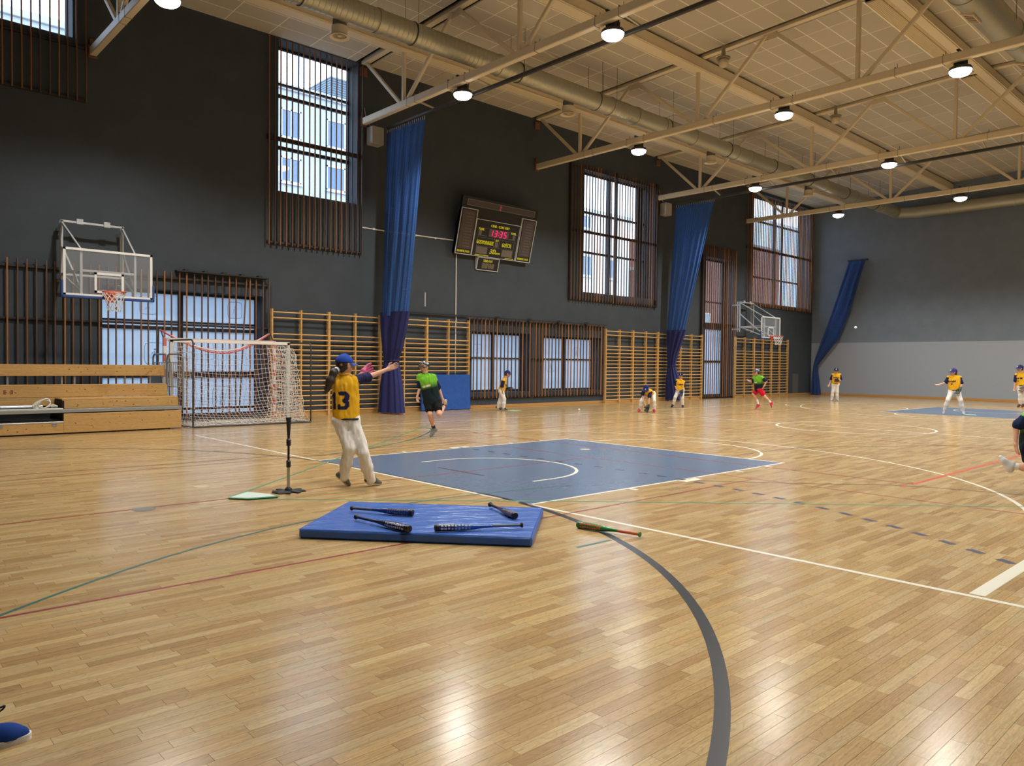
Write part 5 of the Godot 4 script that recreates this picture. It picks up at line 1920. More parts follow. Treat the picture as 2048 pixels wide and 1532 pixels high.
	lo.lathe(PackedVector2Array([Vector2(0, -0.037), Vector2(0.014, -0.034), Vector2(0.026, -0.026), Vector2(0.034, -0.014), Vector2(0.037, 0), Vector2(0.034, 0.014), Vector2(0.026, 0.026), Vector2(0.014, 0.034), Vector2(0, 0.037)]), 16)
	tag(obj("baseball", lo, mat(236, 232, 222, 0.5)), "white ball resting on the floor left of the crouching fielder", "ball").position = Vector3(19.2, 0.037, -17.4)
	# the sneaker at the bottom left
	sneaker()


const BALL := Vector3(22.28, 2.75, -9.42)


func sneaker() -> void:
	var dir := Vector3(0.80, 0, 0.20).normalized()
	var side := dir.cross(Vector3.UP)
	var tip := Vector3(0.652, 0, -3.64)
	var o := thing("shoe", "blue canvas shoe with white sole and black laces at the bottom left corner", "shoe", tip - dir * 0.27, "", Basis(dir, Vector3.UP, side))
	var out := PackedVector2Array()
	for k in 40:
		var a := TAU * k / 40.0
		var x := 0.135 + 0.137 * cos(a)
		var w := 0.047 if cos(a) > 0.0 else 0.04
		var s := sin(a)
		out.append(Vector2(x, signf(s) * pow(absf(s), 0.7) * w - 0.008 * sin(x * 11.0)))
	var flat := Basis(Vector3.RIGHT, Vector3(0, 0, -1), Vector3.UP)
	var sole := Acc.new()
	sole.prism(out, 0.0, 0.024, Vector3.ZERO, flat)
	obj("sole", sole, mat(226, 222, 212, 0.5), o)
	var bones := [
		[Vector3(0.235, 0.022, 0), Vector3(0.19, 0.03, 0), 0.03, 0.036, 0.03, 0], [Vector3(0.2, 0.02, 0.016), Vector3(0.2, 0.02, -0.016), 0.032, 0.032, 0.03, 0],
		[Vector3(0.19, 0.03, 0), Vector3(0.1, 0.06, 0), 0.036, 0.034, 0.03, 0], [Vector3(0.1, 0.05, 0), Vector3(0.04, 0.07, 0), 0.036, 0.034, 0.03, 0], [Vector3(0.05, 0.03, 0), Vector3(0.16, 0.02, 0), 0.038, 0.042, 0.03, 0]]
	var up := Acc.new()
	sdf(up, bones, 0.004, func(_p, _b): return lin(32, 62, 134), 0.0, Plane(Vector3(0, -1, 0), -0.02))
	obj("upper", up, tinted(0.85, 0.3), o)
	var la := Acc.new()
	for k in 4:
		var x := 0.1 + k * 0.026
		la.tube(smooth_3([Vector3(x, 0.075 - k * 0.004, -0.03), Vector3(x + 0.004, 0.096 - k * 0.009, 0), Vector3(x, 0.075 - k * 0.004, 0.03)]), 0.0045, 6)
	la.tube(smooth_3([Vector3(0.12, 0.098, 0), Vector3(0.13, 0.12, -0.03), Vector3(0.17, 0.13, -0.055), Vector3(0.165, 0.115, -0.06), Vector3(0.13, 0.105, -0.02), Vector3(0.12, 0.098, 0)]), 0.0045, 6)
	la.tube(smooth_3([Vector3(0.12, 0.098, 0), Vector3(0.13, 0.115, 0.03), Vector3(0.155, 0.1, 0.06)]), 0.0045, 6)
	obj("laces", la, mat(22, 22, 26, 0.8), o)
	var tg := Acc.new()
	tg.box(Vector3(0.1, 0.006, 0.05), Vector3(0.12, 0.084, 0), Basis(Vector3(0, 0, 1), -0.32), 0.002)
	obj("tongue", tg, mat(24, 26, 34, 0.8), o)


# ---- people --------------------------------------------------------------------------------------------------------
# A body is a field of tapered capsules joined with a smooth minimum and meshed as surface nets.
# bone: [from, to, radius there, radius here, blend, id]

var fold_noise: FastNoiseLite


func sdf(acc: Acc, bones: Array, cell: float, colour: Callable, folds := 0.0, cut := Plane()) -> void:
	var lo := Vector3(1e9, 1e9, 1e9)
	var hi := -lo
	for b in bones:
		var r: float = maxf(b[2], b[3]) + cell * 3.0 + folds
		for e in 2:
			lo = lo.min(b[e] - Vector3(r, r, r))
			hi = hi.max(b[e] + Vector3(r, r, r))
	var nx := int((hi.x - lo.x) / cell) + 2
	var ny := int((hi.y - lo.y) / cell) + 2
	var nz := int((hi.z - lo.z) / cell) + 2
	var sx := 1
	var sy := nx
	var sz := nx * ny
	var n := nx * ny * nz
	var val := PackedFloat32Array()
	val.resize(n)
	val.fill(1.0)
	var best := PackedFloat32Array()
	best.resize(n)
	best.fill(1.0)
	var who := PackedInt32Array()
	who.resize(n)
	for bi in bones.size():
		var b: Array = bones[bi]
		var a: Vector3 = b[0]
		var d: Vector3 = b[1] - a
		var l2 := maxf(d.length_squared(), 1e-9)
		var ra: float = b[2]
		var dr: float = b[3] - ra
		var k: float = b[4]
		var id: int = b[5]
		var m := maxf(ra, b[3]) + cell * 2.2 + k * 0.6 + folds
		var p0: Vector3 = a.min(b[1]) - Vector3(m, m, m) - lo
		var p1: Vector3 = a.max(b[1]) + Vector3(m, m, m) - lo
		var x0 := maxi(int(p0.x / cell), 0)
		var x1 := mini(int(p1.x / cell) + 1, nx - 1)
		var y0 := maxi(int(p0.y / cell), 0)
		var y1 := mini(int(p1.y / cell) + 1, ny - 1)
		var z0 := maxi(int(p0.z / cell), 0)
		var z1 := mini(int(p1.z / cell) + 1, nz - 1)
		var ik := 1.0 / maxf(k, 1e-5)
		for z in range(z0, z1 + 1):
			var qz := lo.z + z * cell - a.z
			for y in range(y0, y1 + 1):
				var qy := lo.y + y * cell - a.y
				var i := z * sz + y * sy + x0
				var part := qy * d.y + qz * d.z
				for x in range(x0, x1 + 1):
					var qx := lo.x + x * cell - a.x
					var t := clampf((qx * d.x + part) / l2, 0.0, 1.0)
					var ex := qx - d.x * t
					var ey := qy - d.y * t
					var ez := qz - d.z * t
					var ds := sqrt(ex * ex + ey * ey + ez * ez) - ra - dr * t
					if ds < best[i]:
						best[i] = ds
						who[i] = id
					var v := val[i]
					var h := maxf(k - absf(v - ds), 0.0) * ik
					val[i] = minf(v, ds) - h * h * k * 0.25
					i += 1
	var has_cut := cut.normal != Vector3.ZERO
	if folds > 0.0 or has_cut:
		if fold_noise == null:
			fold_noise = FastNoiseLite.new()
			fold_noise.seed = 8
			fold_noise.frequency = 9.0
			fold_noise.fractal_octaves = 2
		for z in nz:
			for y in ny:
				var i := z * sz + y * sy
				for x in nx:
					if val[i] < cell * 3.2 + folds:
						var p := lo + Vector3(x, y, z) * cell
						if folds > 0.0 and val[i] > -cell * 3.2 - folds:
							val[i] += folds * fold_noise.get_noise_3d(p.x * 1.3, p.y * 0.45, p.z * 1.3)
						if has_cut:
							val[i] = maxf(val[i], cut.distance_to(p))
					i += 1
	var vid := PackedInt32Array()
	vid.resize(n)
	vid.fill(-1)
	var off := [0, sx, sy, sx + sy, sz, sx + sz, sy + sz, sx + sy + sz]
	var far := cell * 3.0
	var live := PackedInt32Array()
	for z in nz - 1:
		for y in ny - 1:
			var i := z * sz + y * sy - 1
			for x in nx - 1:
				i += 1
				var v0 := val[i]
				if v0 > far or v0 < -far:
					continue
				var neg := 0
				for o in 8:
					if val[i + off[o]] < 0.0:
						neg += 1
				if neg == 0 or neg == 8:
					continue
				var c := Vector3.ZERO
				var cnt := 0
				var v1 := val[i + sx]
				var v2 := val[i + sy]
				var v3 := val[i + sx + sy]
				var v4 := val[i + sz]
				var v5 := val[i + sx + sz]
				var v6 := val[i + sy + sz]
				var v7 := val[i + sx + sy + sz]
				if (v0 < 0.0) != (v1 < 0.0):
					c += Vector3(v0 / (v0 - v1), 0, 0)
					cnt += 1
				if (v2 < 0.0) != (v3 < 0.0):
					c += Vector3(v2 / (v2 - v3), 1, 0)
					cnt += 1
				if (v4 < 0.0) != (v5 < 0.0):
					c += Vector3(v4 / (v4 - v5), 0, 1)
					cnt += 1
				if (v6 < 0.0) != (v7 < 0.0):
					c += Vector3(v6 / (v6 - v7), 1, 1)
					cnt += 1
				if (v0 < 0.0) != (v2 < 0.0):
					c += Vector3(0, v0 / (v0 - v2), 0)
					cnt += 1
				if (v1 < 0.0) != (v3 < 0.0):
					c += Vector3(1, v1 / (v1 - v3), 0)
					cnt += 1
				if (v4 < 0.0) != (v6 < 0.0):
					c += Vector3(0, v4 / (v4 - v6), 1)
					cnt += 1
				if (v5 < 0.0) != (v7 < 0.0):
					c += Vector3(1, v5 / (v5 - v7), 1)
					cnt += 1
				if (v0 < 0.0) != (v4 < 0.0):
					c += Vector3(0, 0, v0 / (v0 - v4))
					cnt += 1
				if (v1 < 0.0) != (v5 < 0.0):
					c += Vector3(1, 0, v1 / (v1 - v5))
					cnt += 1
				if (v2 < 0.0) != (v6 < 0.0):
					c += Vector3(0, 1, v2 / (v2 - v6))
					cnt += 1
				if (v3 < 0.0) != (v7 < 0.0):
					c += Vector3(1, 1, v3 / (v3 - v7))
					cnt += 1
				var p := lo + (Vector3(x, y, z) + c / cnt) * cell
				var g := Vector3(v1 - v0 + v3 - v2 + v5 - v4 + v7 - v6, v2 - v0 + v3 - v1 + v6 - v4 + v7 - v5, v4 - v0 + v5 - v1 + v6 - v2 + v7 - v3)
				acc.col = colour.call(p, who[i])
				vid[i] = acc.put(p, g.normalized())
				live.append(i)
	for i in live:
		var x := i % nx
		var y := (i / nx) % ny
		var z := i / sz
		var s := val[i] < 0.0
		if y > 0 and z > 0 and s != (val[i + sx] < 0.0):
			_net(acc, vid, i - sy - sz, i - sz, i, i - sy, s)
		if x > 0 and z > 0 and s != (val[i + sy] < 0.0):
			_net(acc, vid, i - sx - sz, i - sx, i, i - sz, s)
		if x > 0 and y > 0 and s != (val[i + sz] < 0.0):
			_net(acc, vid, i - sx - sy, i - sy, i, i - sx, s)


func _net(acc: Acc, vid: PackedInt32Array, a: int, b: int, c: int, d: int, s: bool) -> void:
	var i := vid[a]
	var j := vid[b]
	var k := vid[c]
	var l := vid[d]
	if i < 0 or j < 0 or k < 0 or l < 0:
		return
	if s:
		acc.face(i, j, k)
		acc.face(i, k, l)
	else:
		acc.face(i, k, j)
		acc.face(i, l, k)


func perp(d: Vector3, hint: Vector3) -> Vector3:
	var p := hint - d * hint.dot(d)
	if p.length() < 0.05:
		p = Vector3.UP - d * d.y
	return p.normalized()


func hand_bones(w: Vector3, tip: Vector3, fwd: Vector3, s: float, left: bool, curl := 0.35) -> Array:
	var d := (tip - w).normalized()
	var pn := perp(d, fwd)              # the way the palm faces
	var lat := d.cross(pn) * (1.0 if left else -1.0)   # towards the thumb
	var r: Array = []
	for k in 4:
		var q := (1.5 - k) * 0.0185 * s
		r.append([w + lat * q * 0.6 + d * 0.005, w + d * 0.075 * s + lat * q, 0.014 * s, 0.012 * s, 0.012 * s, 0])
		var l: float = [0.066, 0.074, 0.069, 0.054][k] * s
		var f0 := w + d * 0.082 * s + lat * q
		var d1 := (d + pn * curl * 0.6 + lat * (1.5 - k) * 0.07).normalized()
		var d2 := (d + pn * curl * 2.0).normalized()
		var f1 := f0 + d1 * l * 0.5
		r.append([f0, f1, 0.0095 * s, 0.0085 * s, 0.003, 0])
		r.append([f1, f1 + d2 * l * 0.5, 0.0085 * s, 0.007 * s, 0.003, 0])
	var t0 := w + d * 0.022 * s + lat * 0.028 * s
	var t1 := t0 + (d * 0.6 + lat * 0.75 + pn * 0.25).normalized() * 0.038 * s
	r.append([t0, t1, 0.014 * s, 0.0105 * s, 0.008, 0])
	r.append([t1, t1 + (d + lat * 0.15 + pn * 0.3).normalized() * 0.034 * s, 0.0105 * s, 0.008 * s, 0.004, 0])
	return r


func people_list() -> Array:
	return [
		{"k": "thrower", "at": Vector3(5.06, 0, -8.35), "yaw": -0.5448, "s": 1.03,
		"J": {"hd": Vector3(-0.168, 1.540, 0.000), "nk": Vector3(-0.164, 1.417, 0.000), "sr": Vector3(-0.055, 1.343, -0.020), "er": Vector3(0.136, 1.391, -0.180), "wr": Vector3(0.385, 1.493, -0.330), "fr": Vector3(0.507, 1.546, -0.360), "sl": Vector3(-0.254, 1.360, -0.020), "el": Vector3(-0.124, 1.337, -0.260), "wl": Vector3(0.050, 1.418, -0.420), "fl": Vector3(0.108, 1.470, -0.500), "hl": Vector3(-0.221, 0.842, 0.000), "hr": Vector3(-0.076, 0.854, 0.000), "kl": Vector3(-0.103, 0.493, 0.100), "al": Vector3(-0.175, 0.122, 0.000), "tl": Vector3(-0.096, 0.003, -0.060), "kr": Vector3(0.066, 0.435, 0.100), "ar": Vector3(0.160, 0.068, 0.000), "tr": Vector3(0.273, 0.005, -0.070)}},
		{"k": "runner", "at": Vector3(9.73, 0, -13.00), "yaw": -0.6425, "s": 0.99,
		"J": {"hd": Vector3(-0.210, 1.485, 0.050), "nk": Vector3(-0.172, 1.346, 0.030), "sr": Vector3(-0.302, 1.289, 0.060), "er": Vector3(-0.290, 1.059, 0.020), "wr": Vector3(-0.346, 0.874, 0.080), "fr": Vector3(-0.341, 0.771, 0.100), "sl": Vector3(-0.019, 1.284, 0.000), "el": Vector3(0.109, 1.030, -0.120), "wl": Vector3(0.195, 0.792, -0.100), "fl": Vector3(0.251, 0.717, -0.060), "hr": Vector3(-0.119, 0.753, 0.000), "hl": Vector3(0.069, 0.754, 0.000), "kr": Vector3(-0.074, 0.489, 0.120), "ar": Vector3(0.014, 0.158, -0.020), "tr": Vector3(-0.092, 0.021, 0.060), "kl": Vector3(0.118, 0.495, 0.200), "al": Vector3(0.246, 0.673, -0.220), "tl": Vector3(0.312, 0.722, -0.380)}},
		{"k": "profile", "at": Vector3(17.04, 0, -18.96), "yaw": -0.7321, "s": 0.92,
		"J": {"hd": Vector3(0.189, 1.237, 0.000), "nk": Vector3(0.107, 1.111, 0.000), "sr": Vector3(0.049, 1.008, 0.160), "er": Vector3(0.005, 0.799, 0.200), "wr": Vector3(0.033, 0.601, 0.160), "fr": Vector3(0.054, 0.534, 0.140), "sl": Vector3(0.102, 1.001, -0.150), "el": Vector3(0.118, 0.787, -0.200), "wl": Vector3(0.171, 0.737, -0.120), "fl": Vector3(0.250, 0.759, -0.080), "hr": Vector3(-0.027, 0.663, 0.080), "hl": Vector3(0.013, 0.657, -0.080), "kr": Vector3(0.081, 0.402, 0.120), "ar": Vector3(0.059, 0.091, 0.100), "tr": Vector3(0.164, 0.043, 0.100), "kl": Vector3(-0.043, 0.366, -0.060), "al": Vector3(-0.120, 0.091, -0.100), "tl": Vector3(-0.034, 0.045, -0.100)}},
		{"k": "crouch", "at": Vector3(20.61, 0, -15.56), "yaw": -0.9241, "s": 0.93,
		"J": {"hd": Vector3(-0.077, 0.810, 0.350), "nk": Vector3(-0.019, 0.763, 0.200), "sr": Vector3(-0.155, 0.726, 0.200), "er": Vector3(-0.196, 0.579, 0.250), "wr": Vector3(-0.114, 0.313, 0.320), "fr": Vector3(-0.087, 0.202, 0.340), "sl": Vector3(0.077, 0.700, 0.100), "el": Vector3(0.037, 0.503, 0.220), "wl": Vector3(0.011, 0.237, 0.300), "fl": Vector3(-0.043, 0.106, 0.320), "hr": Vector3(-0.043, 0.601, -0.150), "hl": Vector3(0.157, 0.622, -0.150), "kr": Vector3(-0.220, 0.378, 0.080), "ar": Vector3(-0.265, 0.100, -0.020), "tr": Vector3(-0.318, 0.009, 0.100), "kl": Vector3(0.194, 0.387, 0.080), "al": Vector3(0.194, 0.105, -0.020), "tl": Vector3(0.208, -0.005, 0.120)}},
		{"k": "stand", "at": Vector3(23.95, 0, -16.68), "yaw": -0.9625, "s": 0.84,
		"J": {"hd": Vector3(0.074, 1.218, 0.060), "nk": Vector3(0.071, 1.074, 0.030), "sr": Vector3(-0.058, 1.022, 0.050), "er": Vector3(-0.126, 0.832, 0.000), "wr": Vector3(-0.080, 0.697, 0.100), "fr": Vector3(-0.042, 0.671, 0.140), "sl": Vector3(0.191, 0.959, 0.020), "el": Vector3(0.216, 0.783, 0.020), "wl": Vector3(0.142, 0.641, 0.120), "fl": Vector3(0.080, 0.465, 0.160), "hr": Vector3(-0.009, 0.656, 0.000), "hl": Vector3(0.137, 0.670, 0.000), "kr": Vector3(-0.107, 0.391, 0.080), "ar": Vector3(-0.180, 0.125, -0.020), "tr": Vector3(-0.269, 0.010, 0.060), "kl": Vector3(0.141, 0.374, 0.080), "al": Vector3(0.157, 0.104, -0.020), "tl": Vector3(0.174, 0.006, 0.100)}},
		{"k": "redshorts", "at": Vector3(25.72, 0, -14.11), "yaw": -1.0690, "s": 0.98,
		"J": {"hd": Vector3(-0.309, 1.364, 0.000), "nk": Vector3(-0.267, 1.250, 0.000), "sr": Vector3(-0.382, 1.168, -0.130), "er": Vector3(-0.449, 1.003, -0.160), "wr": Vector3(-0.552, 1.026, -0.100), "fr": Vector3(-0.628, 1.068, -0.080), "sl": Vector3(-0.134, 1.182, 0.130), "el": Vector3(0.033, 1.054, 0.200), "wl": Vector3(-0.037, 0.874, 0.200), "fl": Vector3(-0.086, 0.789, 0.200), "hr": Vector3(-0.269, 0.718, -0.080), "hl": Vector3(-0.188, 0.724, 0.080), "kr": Vector3(-0.416, 0.545, -0.080), "ar": Vector3(-0.244, 0.258, -0.100), "tr": Vector3(-0.385, 0.096, -0.100), "kl": Vector3(-0.013, 0.477, 0.100), "al": Vector3(0.201, 0.254, 0.080), "tl": Vector3(0.206, 0.025, 0.060)}},
		{"k": "far", "at": Vector3(35.23, 0, -15.78), "yaw": -1.1497, "s": 0.99,
		"J": {"hd": Vector3(0.028, 1.428, 0.040), "nk": Vector3(0.028, 1.311, 0.000), "sr": Vector3(-0.117, 1.229, 0.000), "er": Vector3(-0.191, 0.988, -0.020), "wr": Vector3(-0.254, 0.779, 0.050), "fr": Vector3(-0.292, 0.706, 0.080), "sl": Vector3(0.193, 1.234, 0.000), "el": Vector3(0.237, 0.985, 0.020), "wl": Vector3(0.131, 0.961, 0.200), "fl": Vector3(0.063, 0.973, 0.250), "hr": Vector3(-0.063, 0.795, 0.000), "hl": Vector3(0.089, 0.798, 0.000), "kr": Vector3(-0.101, 0.439, 0.030), "ar": Vector3(-0.137, 0.086, -0.020), "tr": Vector3(-0.165, 0.005, 0.120), "kl": Vector3(0.085, 0.443, 0.030), "al": Vector3(0.092, 0.098, -0.020), "tl": Vector3(0.144, 0.020, 0.120)}},
		{"k": "rfield", "at": Vector3(28.78, 0, -8.76), "yaw": -1.2753, "s": 1.0,
		"J": {"hd": Vector3(-0.043, 1.463, 0.040), "nk": Vector3(-0.021, 1.341, 0.000), "sr": Vector3(-0.187, 1.273, 0.020), "er": Vector3(-0.262, 1.097, 0.020), "wr": Vector3(-0.468, 1.020, 0.100), "fr": Vector3(-0.568, 1.014, 0.140), "sl": Vector3(0.141, 1.279, -0.020), "el": Vector3(0.206, 1.075, 0.000), "wl": Vector3(0.165, 0.910, 0.120), "fl": Vector3(0.102, 0.781, 0.180), "hr": Vector3(-0.088, 0.823, 0.000), "hl": Vector3(0.079, 0.828, 0.000), "kr": Vector3(-0.186, 0.501, 0.120), "ar": Vector3(-0.278, 0.162, 0.000), "tr": Vector3(-0.310, 0.038, 0.140), "kl": Vector3(0.185, 0.500, 0.100), "al": Vector3(0.246, 0.145, 0.000), "tl": Vector3(0.295, 0.037, 0.120)}},
		{"k": "edge", "at": Vector3(37.01, 0, -8.77), "yaw": -1.3381, "s": 1.12,
		"J": {"hd": Vector3(-0.046, 1.618, 0.040), "nk": Vector3(-0.004, 1.459, 0.000), "sr": Vector3(-0.172, 1.351, 0.050), "er": Vector3(-0.204, 1.066, 0.050), "wr": Vector3(-0.228, 0.818, 0.080), "fr": Vector3(-0.237, 0.722, 0.100), "sl": Vector3(0.166, 1.338, -0.100), "el": Vector3(0.216, 1.057, -0.050), "wl": Vector3(0.147, 0.847, 0.150), "fl": Vector3(0.062, 0.740, 0.200), "hr": Vector3(-0.058, 0.874, 0.000), "hl": Vector3(0.089, 0.877, 0.000), "kr": Vector3(-0.011, 0.504, 0.060), "ar": Vector3(-0.003, 0.138, 0.000), "tr": Vector3(-0.105, 0.013, 0.100), "kl": Vector3(0.112, 0.508, 0.040), "al": Vector3(0.115, 0.151, -0.050), "tl": Vector3(0.041, 0.037, 0.100)}},
		{"k": "green", "at": Vector3(11.50, 0, -2.56), "yaw": -1.3518, "s": 1.0,
		"J": {"hd": Vector3(0.074, 1.101, 0.100), "nk": Vector3(0.022, 1.054, 0.050), "sr": Vector3(-0.056, 1.009, 0.100), "er": Vector3(-0.196, 0.842, 0.150), "wr": Vector3(-0.199, 0.627, 0.200), "fr": Vector3(-0.188, 0.563, 0.200), "sl": Vector3(-0.013, 1.021, -0.150), "el": Vector3(0.064, 0.823, -0.200), "wl": Vector3(0.136, 0.779, -0.100), "fl": Vector3(0.172, 0.781, -0.100), "hr": Vector3(-0.047, 0.596, 0.080), "hl": Vector3(-0.021, 0.604, -0.100), "kr": Vector3(-0.032, 0.327, 0.100), "ar": Vector3(-0.221, 0.332, 0.100), "tr": Vector3(-0.297, 0.414, 0.100), "kl": Vector3(0.111, 0.340, -0.100), "al": Vector3(0.090, 0.086, -0.100), "tl": Vector3(0.155, 0.016, -0.100)}},
	]


const LOOKS := {
	"thrower": {"label": "player seen from behind in yellow jersey number 3 throwing beside the batting tee", "face": Vector3(0.86, -0.04, -0.5), "kit": "yellow", "shoe": Color8(92, 92, 80), "hair": "tail", "glove": "left", "glove_colour": Color8(176, 62, 104), "cell": 0.011, "cap": Color8(34, 66, 150)},
	"runner": {"label": "running player in black helmet, green shirt and black shorts before the blue mat", "face": Vector3(-0.35, -0.12, 0.92), "kit": "green", "shorts": Color8(24, 24, 28), "shoe": Color8(120, 118, 112), "hair": "short", "helmet": true, "cell": 0.012},
	"profile": {"label": "fielder in side view wearing yellow jersey and black glove by the low slatted windows", "face": Vector3(0.97, -0.12, 0.1), "kit": "yellow", "shoe": Color8(40, 60, 50), "hair": "short", "glove": "left", "glove_colour": Color8(26, 26, 28), "cell": 0.015, "cap": Color8(30, 48, 112)},
	"crouch": {"label": "fielder in red shoes bending down with glove on the floor beside the second curtain", "face": Vector3(-0.15, -0.75, 0.64), "kit": "yellow", "shoe": Color8(196, 44, 70), "hair": "short", "glove": "left", "glove_colour": Color8(30, 40, 38), "cell": 0.015, "cap": Color8(30, 42, 104)},
	"stand": {"label": "small fielder in yellow jersey standing feet apart just right of the second curtain", "face": Vector3(-0.1, -0.2, 0.97), "kit": "yellow", "shoe": Color8(34, 40, 40), "hair": "short", "glove": "left", "glove_colour": Color8(34, 44, 64), "cell": 0.015, "cap": Color8(32, 34, 74)},
	"redshorts": {"label": "running player in dark helmet, green shirt and red shorts under the far hoop", "face": Vector3(-0.93, -0.1, 0.3), "kit": "green", "shorts": Color8(204, 28, 50), "shoe": Color8(200, 66, 70), "hair": "short", "helmet": true, "cell": 0.015},
	"far": {"label": "farthest fielder in yellow jersey and white trousers standing near the third curtain", "face": Vector3(0.0, -0.06, 1.0), "kit": "yellow", "shoe": Color8(180, 186, 194), "hair": "short", "glove": "left", "glove_colour": Color8(60, 32, 40), "cell": 0.017, "cap": Color8(38, 34, 52)},
	"rfield": {"label": "fielder with one arm stretched to the side, legs apart in the far blue key", "face": Vector3(-0.85, -0.1, 0.5), "kit": "yellow", "shoe": Color8(186, 192, 196), "hair": "bob", "glove": "left", "glove_colour": Color8(36, 56, 46), "cell": 0.015, "cap": Color8(56, 54, 112)},
	"edge": {"label": "fielder in yellow jersey with brown glove cut off by the right edge of the photo", "face": Vector3(-0.85, -0.1, 0.5), "kit": "yellow", "shoe": Color8(96, 52, 44), "hair": "short", "glove": "left", "glove_colour": Color8(96, 72, 54), "cell": 0.016, "cap": Color8(40, 46, 92)},
	"green": {"label": "player in green shirt mostly cut off by the right edge of the photo", "face": Vector3(0.8, -0.3, 0.5), "kit": "green", "shorts": Color8(24, 32, 48), "shoe": Color8(196, 196, 192), "hair": "short", "helmet": true, "cell": 0.013},
}


func make_people() -> void:
	for p: Dictionary in people_list():
		person(p)


func person(p: Dictionary) -> void:
	var look: Dictionary = LOOKS[p.k]
	var yellow: bool = look.kit == "yellow"
	var o := thing("person", look.label, "person", p.at, "players in yellow jerseys" if yellow else "players in green shirts", Basis(Vector3.UP, p.yaw))
	var J: Dictionary = p.J
	var s: float = p.s
	var cell: float = look.cell
	var hd: Vector3 = J.hd
	var nk: Vector3 = J.nk
	var f: Vector3 = (look.face as Vector3).normalized()
	var up := perp(f, (hd - nk).normalized() + Vector3(0, 0.6, 0) if p.k != "crouch" else Vector3(0, 0.6, 0.6))
	var sd := up.cross(f)
	var hips: Vector3 = (J.hl + J.hr) * 0.5
	var chest: Vector3 = (J.sl + J.sr) * 0.5
	var down := (hips - chest).normalized()
	var skin := lin(206, 158, 132)
	# --- body: neck, torso, limbs in one field; head and hands on finer grids in the same mesh
	var b: Array = []
	b.append([nk, hd - up * 0.05 * s, 0.05 * s, 0.047 * s, 0.03, 0])
	b.append([chest + down * 0.09 * s, hips - down * 0.03 * s, 0.1 * s, 0.095 * s, 0.05, 0])
	for e: Array in [["sl", "el", "wl", "hl", "kl", "al"], ["sr", "er", "wr", "hr", "kr", "ar"]]:
		var sh: Vector3 = J[e[0]]
		b.append([nk.lerp(chest, 0.35), sh, 0.045 * s, 0.048 * s, 0.04, 0])
		b.append([sh, J[e[1]], 0.044 * s, 0.036 * s, 0.03, 0])
		b.append([J[e[1]], J[e[2]], 0.037 * s, 0.023 * s, 0.02, 0])
		b.append([sh.lerp(chest, 0.45) + down * 0.1 * s, J[e[3]].lerp(hips, 0.3), 0.082 * s, 0.082 * s, 0.05, 0])
		b.append([J[e[3]], J[e[4]], 0.078 * s, 0.052 * s, 0.04, 0])
		var calf: Vector3 = (J[e[4]] as Vector3).lerp(J[e[5]], 0.35)
		b.append([J[e[4]], calf, 0.05 * s, 0.05 * s, 0.03, 0])
		b.append([calf, J[e[5]], 0.05 * s, 0.034 * s, 0.03, 0])
	var body := Acc.new()
	sdf(body, b, cell, func(_q, _i): return skin)
	var eye_l := hd + f * 0.089 * s + sd * 0.032 * s - up * 0.002 * s
	var eye_r := hd + f * 0.089 * s - sd * 0.032 * s - up * 0.002 * s
	var mouth := hd + f * 0.088 * s - up * 0.068 * s
	var h: Array = [
		[hd - f * 0.018 * s + up * 0.02 * s, hd + f * 0.012 * s + up * 0.02 * s, 0.086 * s, 0.083 * s, 0.02, 0],
		[hd + f * 0.03 * s - up * 0.03 * s, hd + f * 0.055 * s - up * 0.085 * s, 0.056 * s, 0.03 * s, 0.03, 0],
		[hd - up * 0.02 * s + f * 0.03 * s + sd * 0.03 * s, hd - up * 0.03 * s + f * 0.03 * s - sd * 0.03 * s, 0.05 * s, 0.05 * s, 0.03, 0],
		[hd + f * 0.09 * s, hd + f * 0.106 * s - up * 0.036 * s, 0.008 * s, 0.0125 * s, 0.012, 0],
		[hd + f * 0.083 * s + sd * 0.03 * s + up * 0.018 * s, hd + f * 0.083 * s - sd * 0.03 * s + up * 0.018 * s, 0.012 * s, 0.012 * s, 0.012, 0],
		[mouth + sd * 0.014 * s, mouth - sd * 0.014 * s, 0.009 * s, 0.009 * s, 0.012, 0],
		[hd - up * 0.05 * s, nk, 0.046 * s, 0.05 * s, 0.03, 0]]
	for q: float in [-1.0, 1.0]:
		h.append([hd + sd * q * 0.084 * s + up * 0.012 * s, hd + sd * q * 0.082 * s - up * 0.022 * s, 0.014 * s, 0.01 * s, 0.008, 0])
	var fine := 0.0045 if cell < 0.013 else 0.0065
	sdf(body, h, fine, func(q: Vector3, _i):
		if minf(q.distance_to(eye_l), q.distance_to(eye_r)) < 0.011 * s:
			return lin(46, 34, 30)
		if minf(q.distance_to(eye_l + up * 0.018 * s), q.distance_to(eye_r + up * 0.018 * s)) < 0.009 * s:
			return lin(84, 60, 46)
		if (q - mouth).dot(f) > 0.0 and absf((q - mouth).dot(up)) < 0.009 * s and absf((q - mouth).dot(sd)) < 0.024 * s:
			return lin(176, 104, 96)
		return skin)
	var gs := s * (0.82 if p.k == "thrower" else 1.0)
	var gl: String = look.get("glove", "")
	for e: Array in [["wl", "fl", "el", true], ["wr", "fr", "er", false]]:
		if gl == "left" and e[3]:
			continue
		var wv: Vector3 = J[e[0]]
		var fore: Vector3 = (wv - J[e[2]]).normalized()
		var hb := hand_bones(wv, J[e[1]], (chest - wv).normalized() + f * 0.3, s * 0.95, e[3])
		hb.append([wv - fore * 0.06 * s, wv + fore * 0.01, 0.026 * s, 0.02 * s, 0.02, 0])
		sdf(body, hb, 0.0042 if cell < 0.013 else 0.006, func(_q, _i): return skin)
	var sk := tinted(0.6, 0.4)
	obj("body", body, sk, o)
	# --- shirt
	var j: Array = []
	var hem := 0.1 if yellow else 0.12
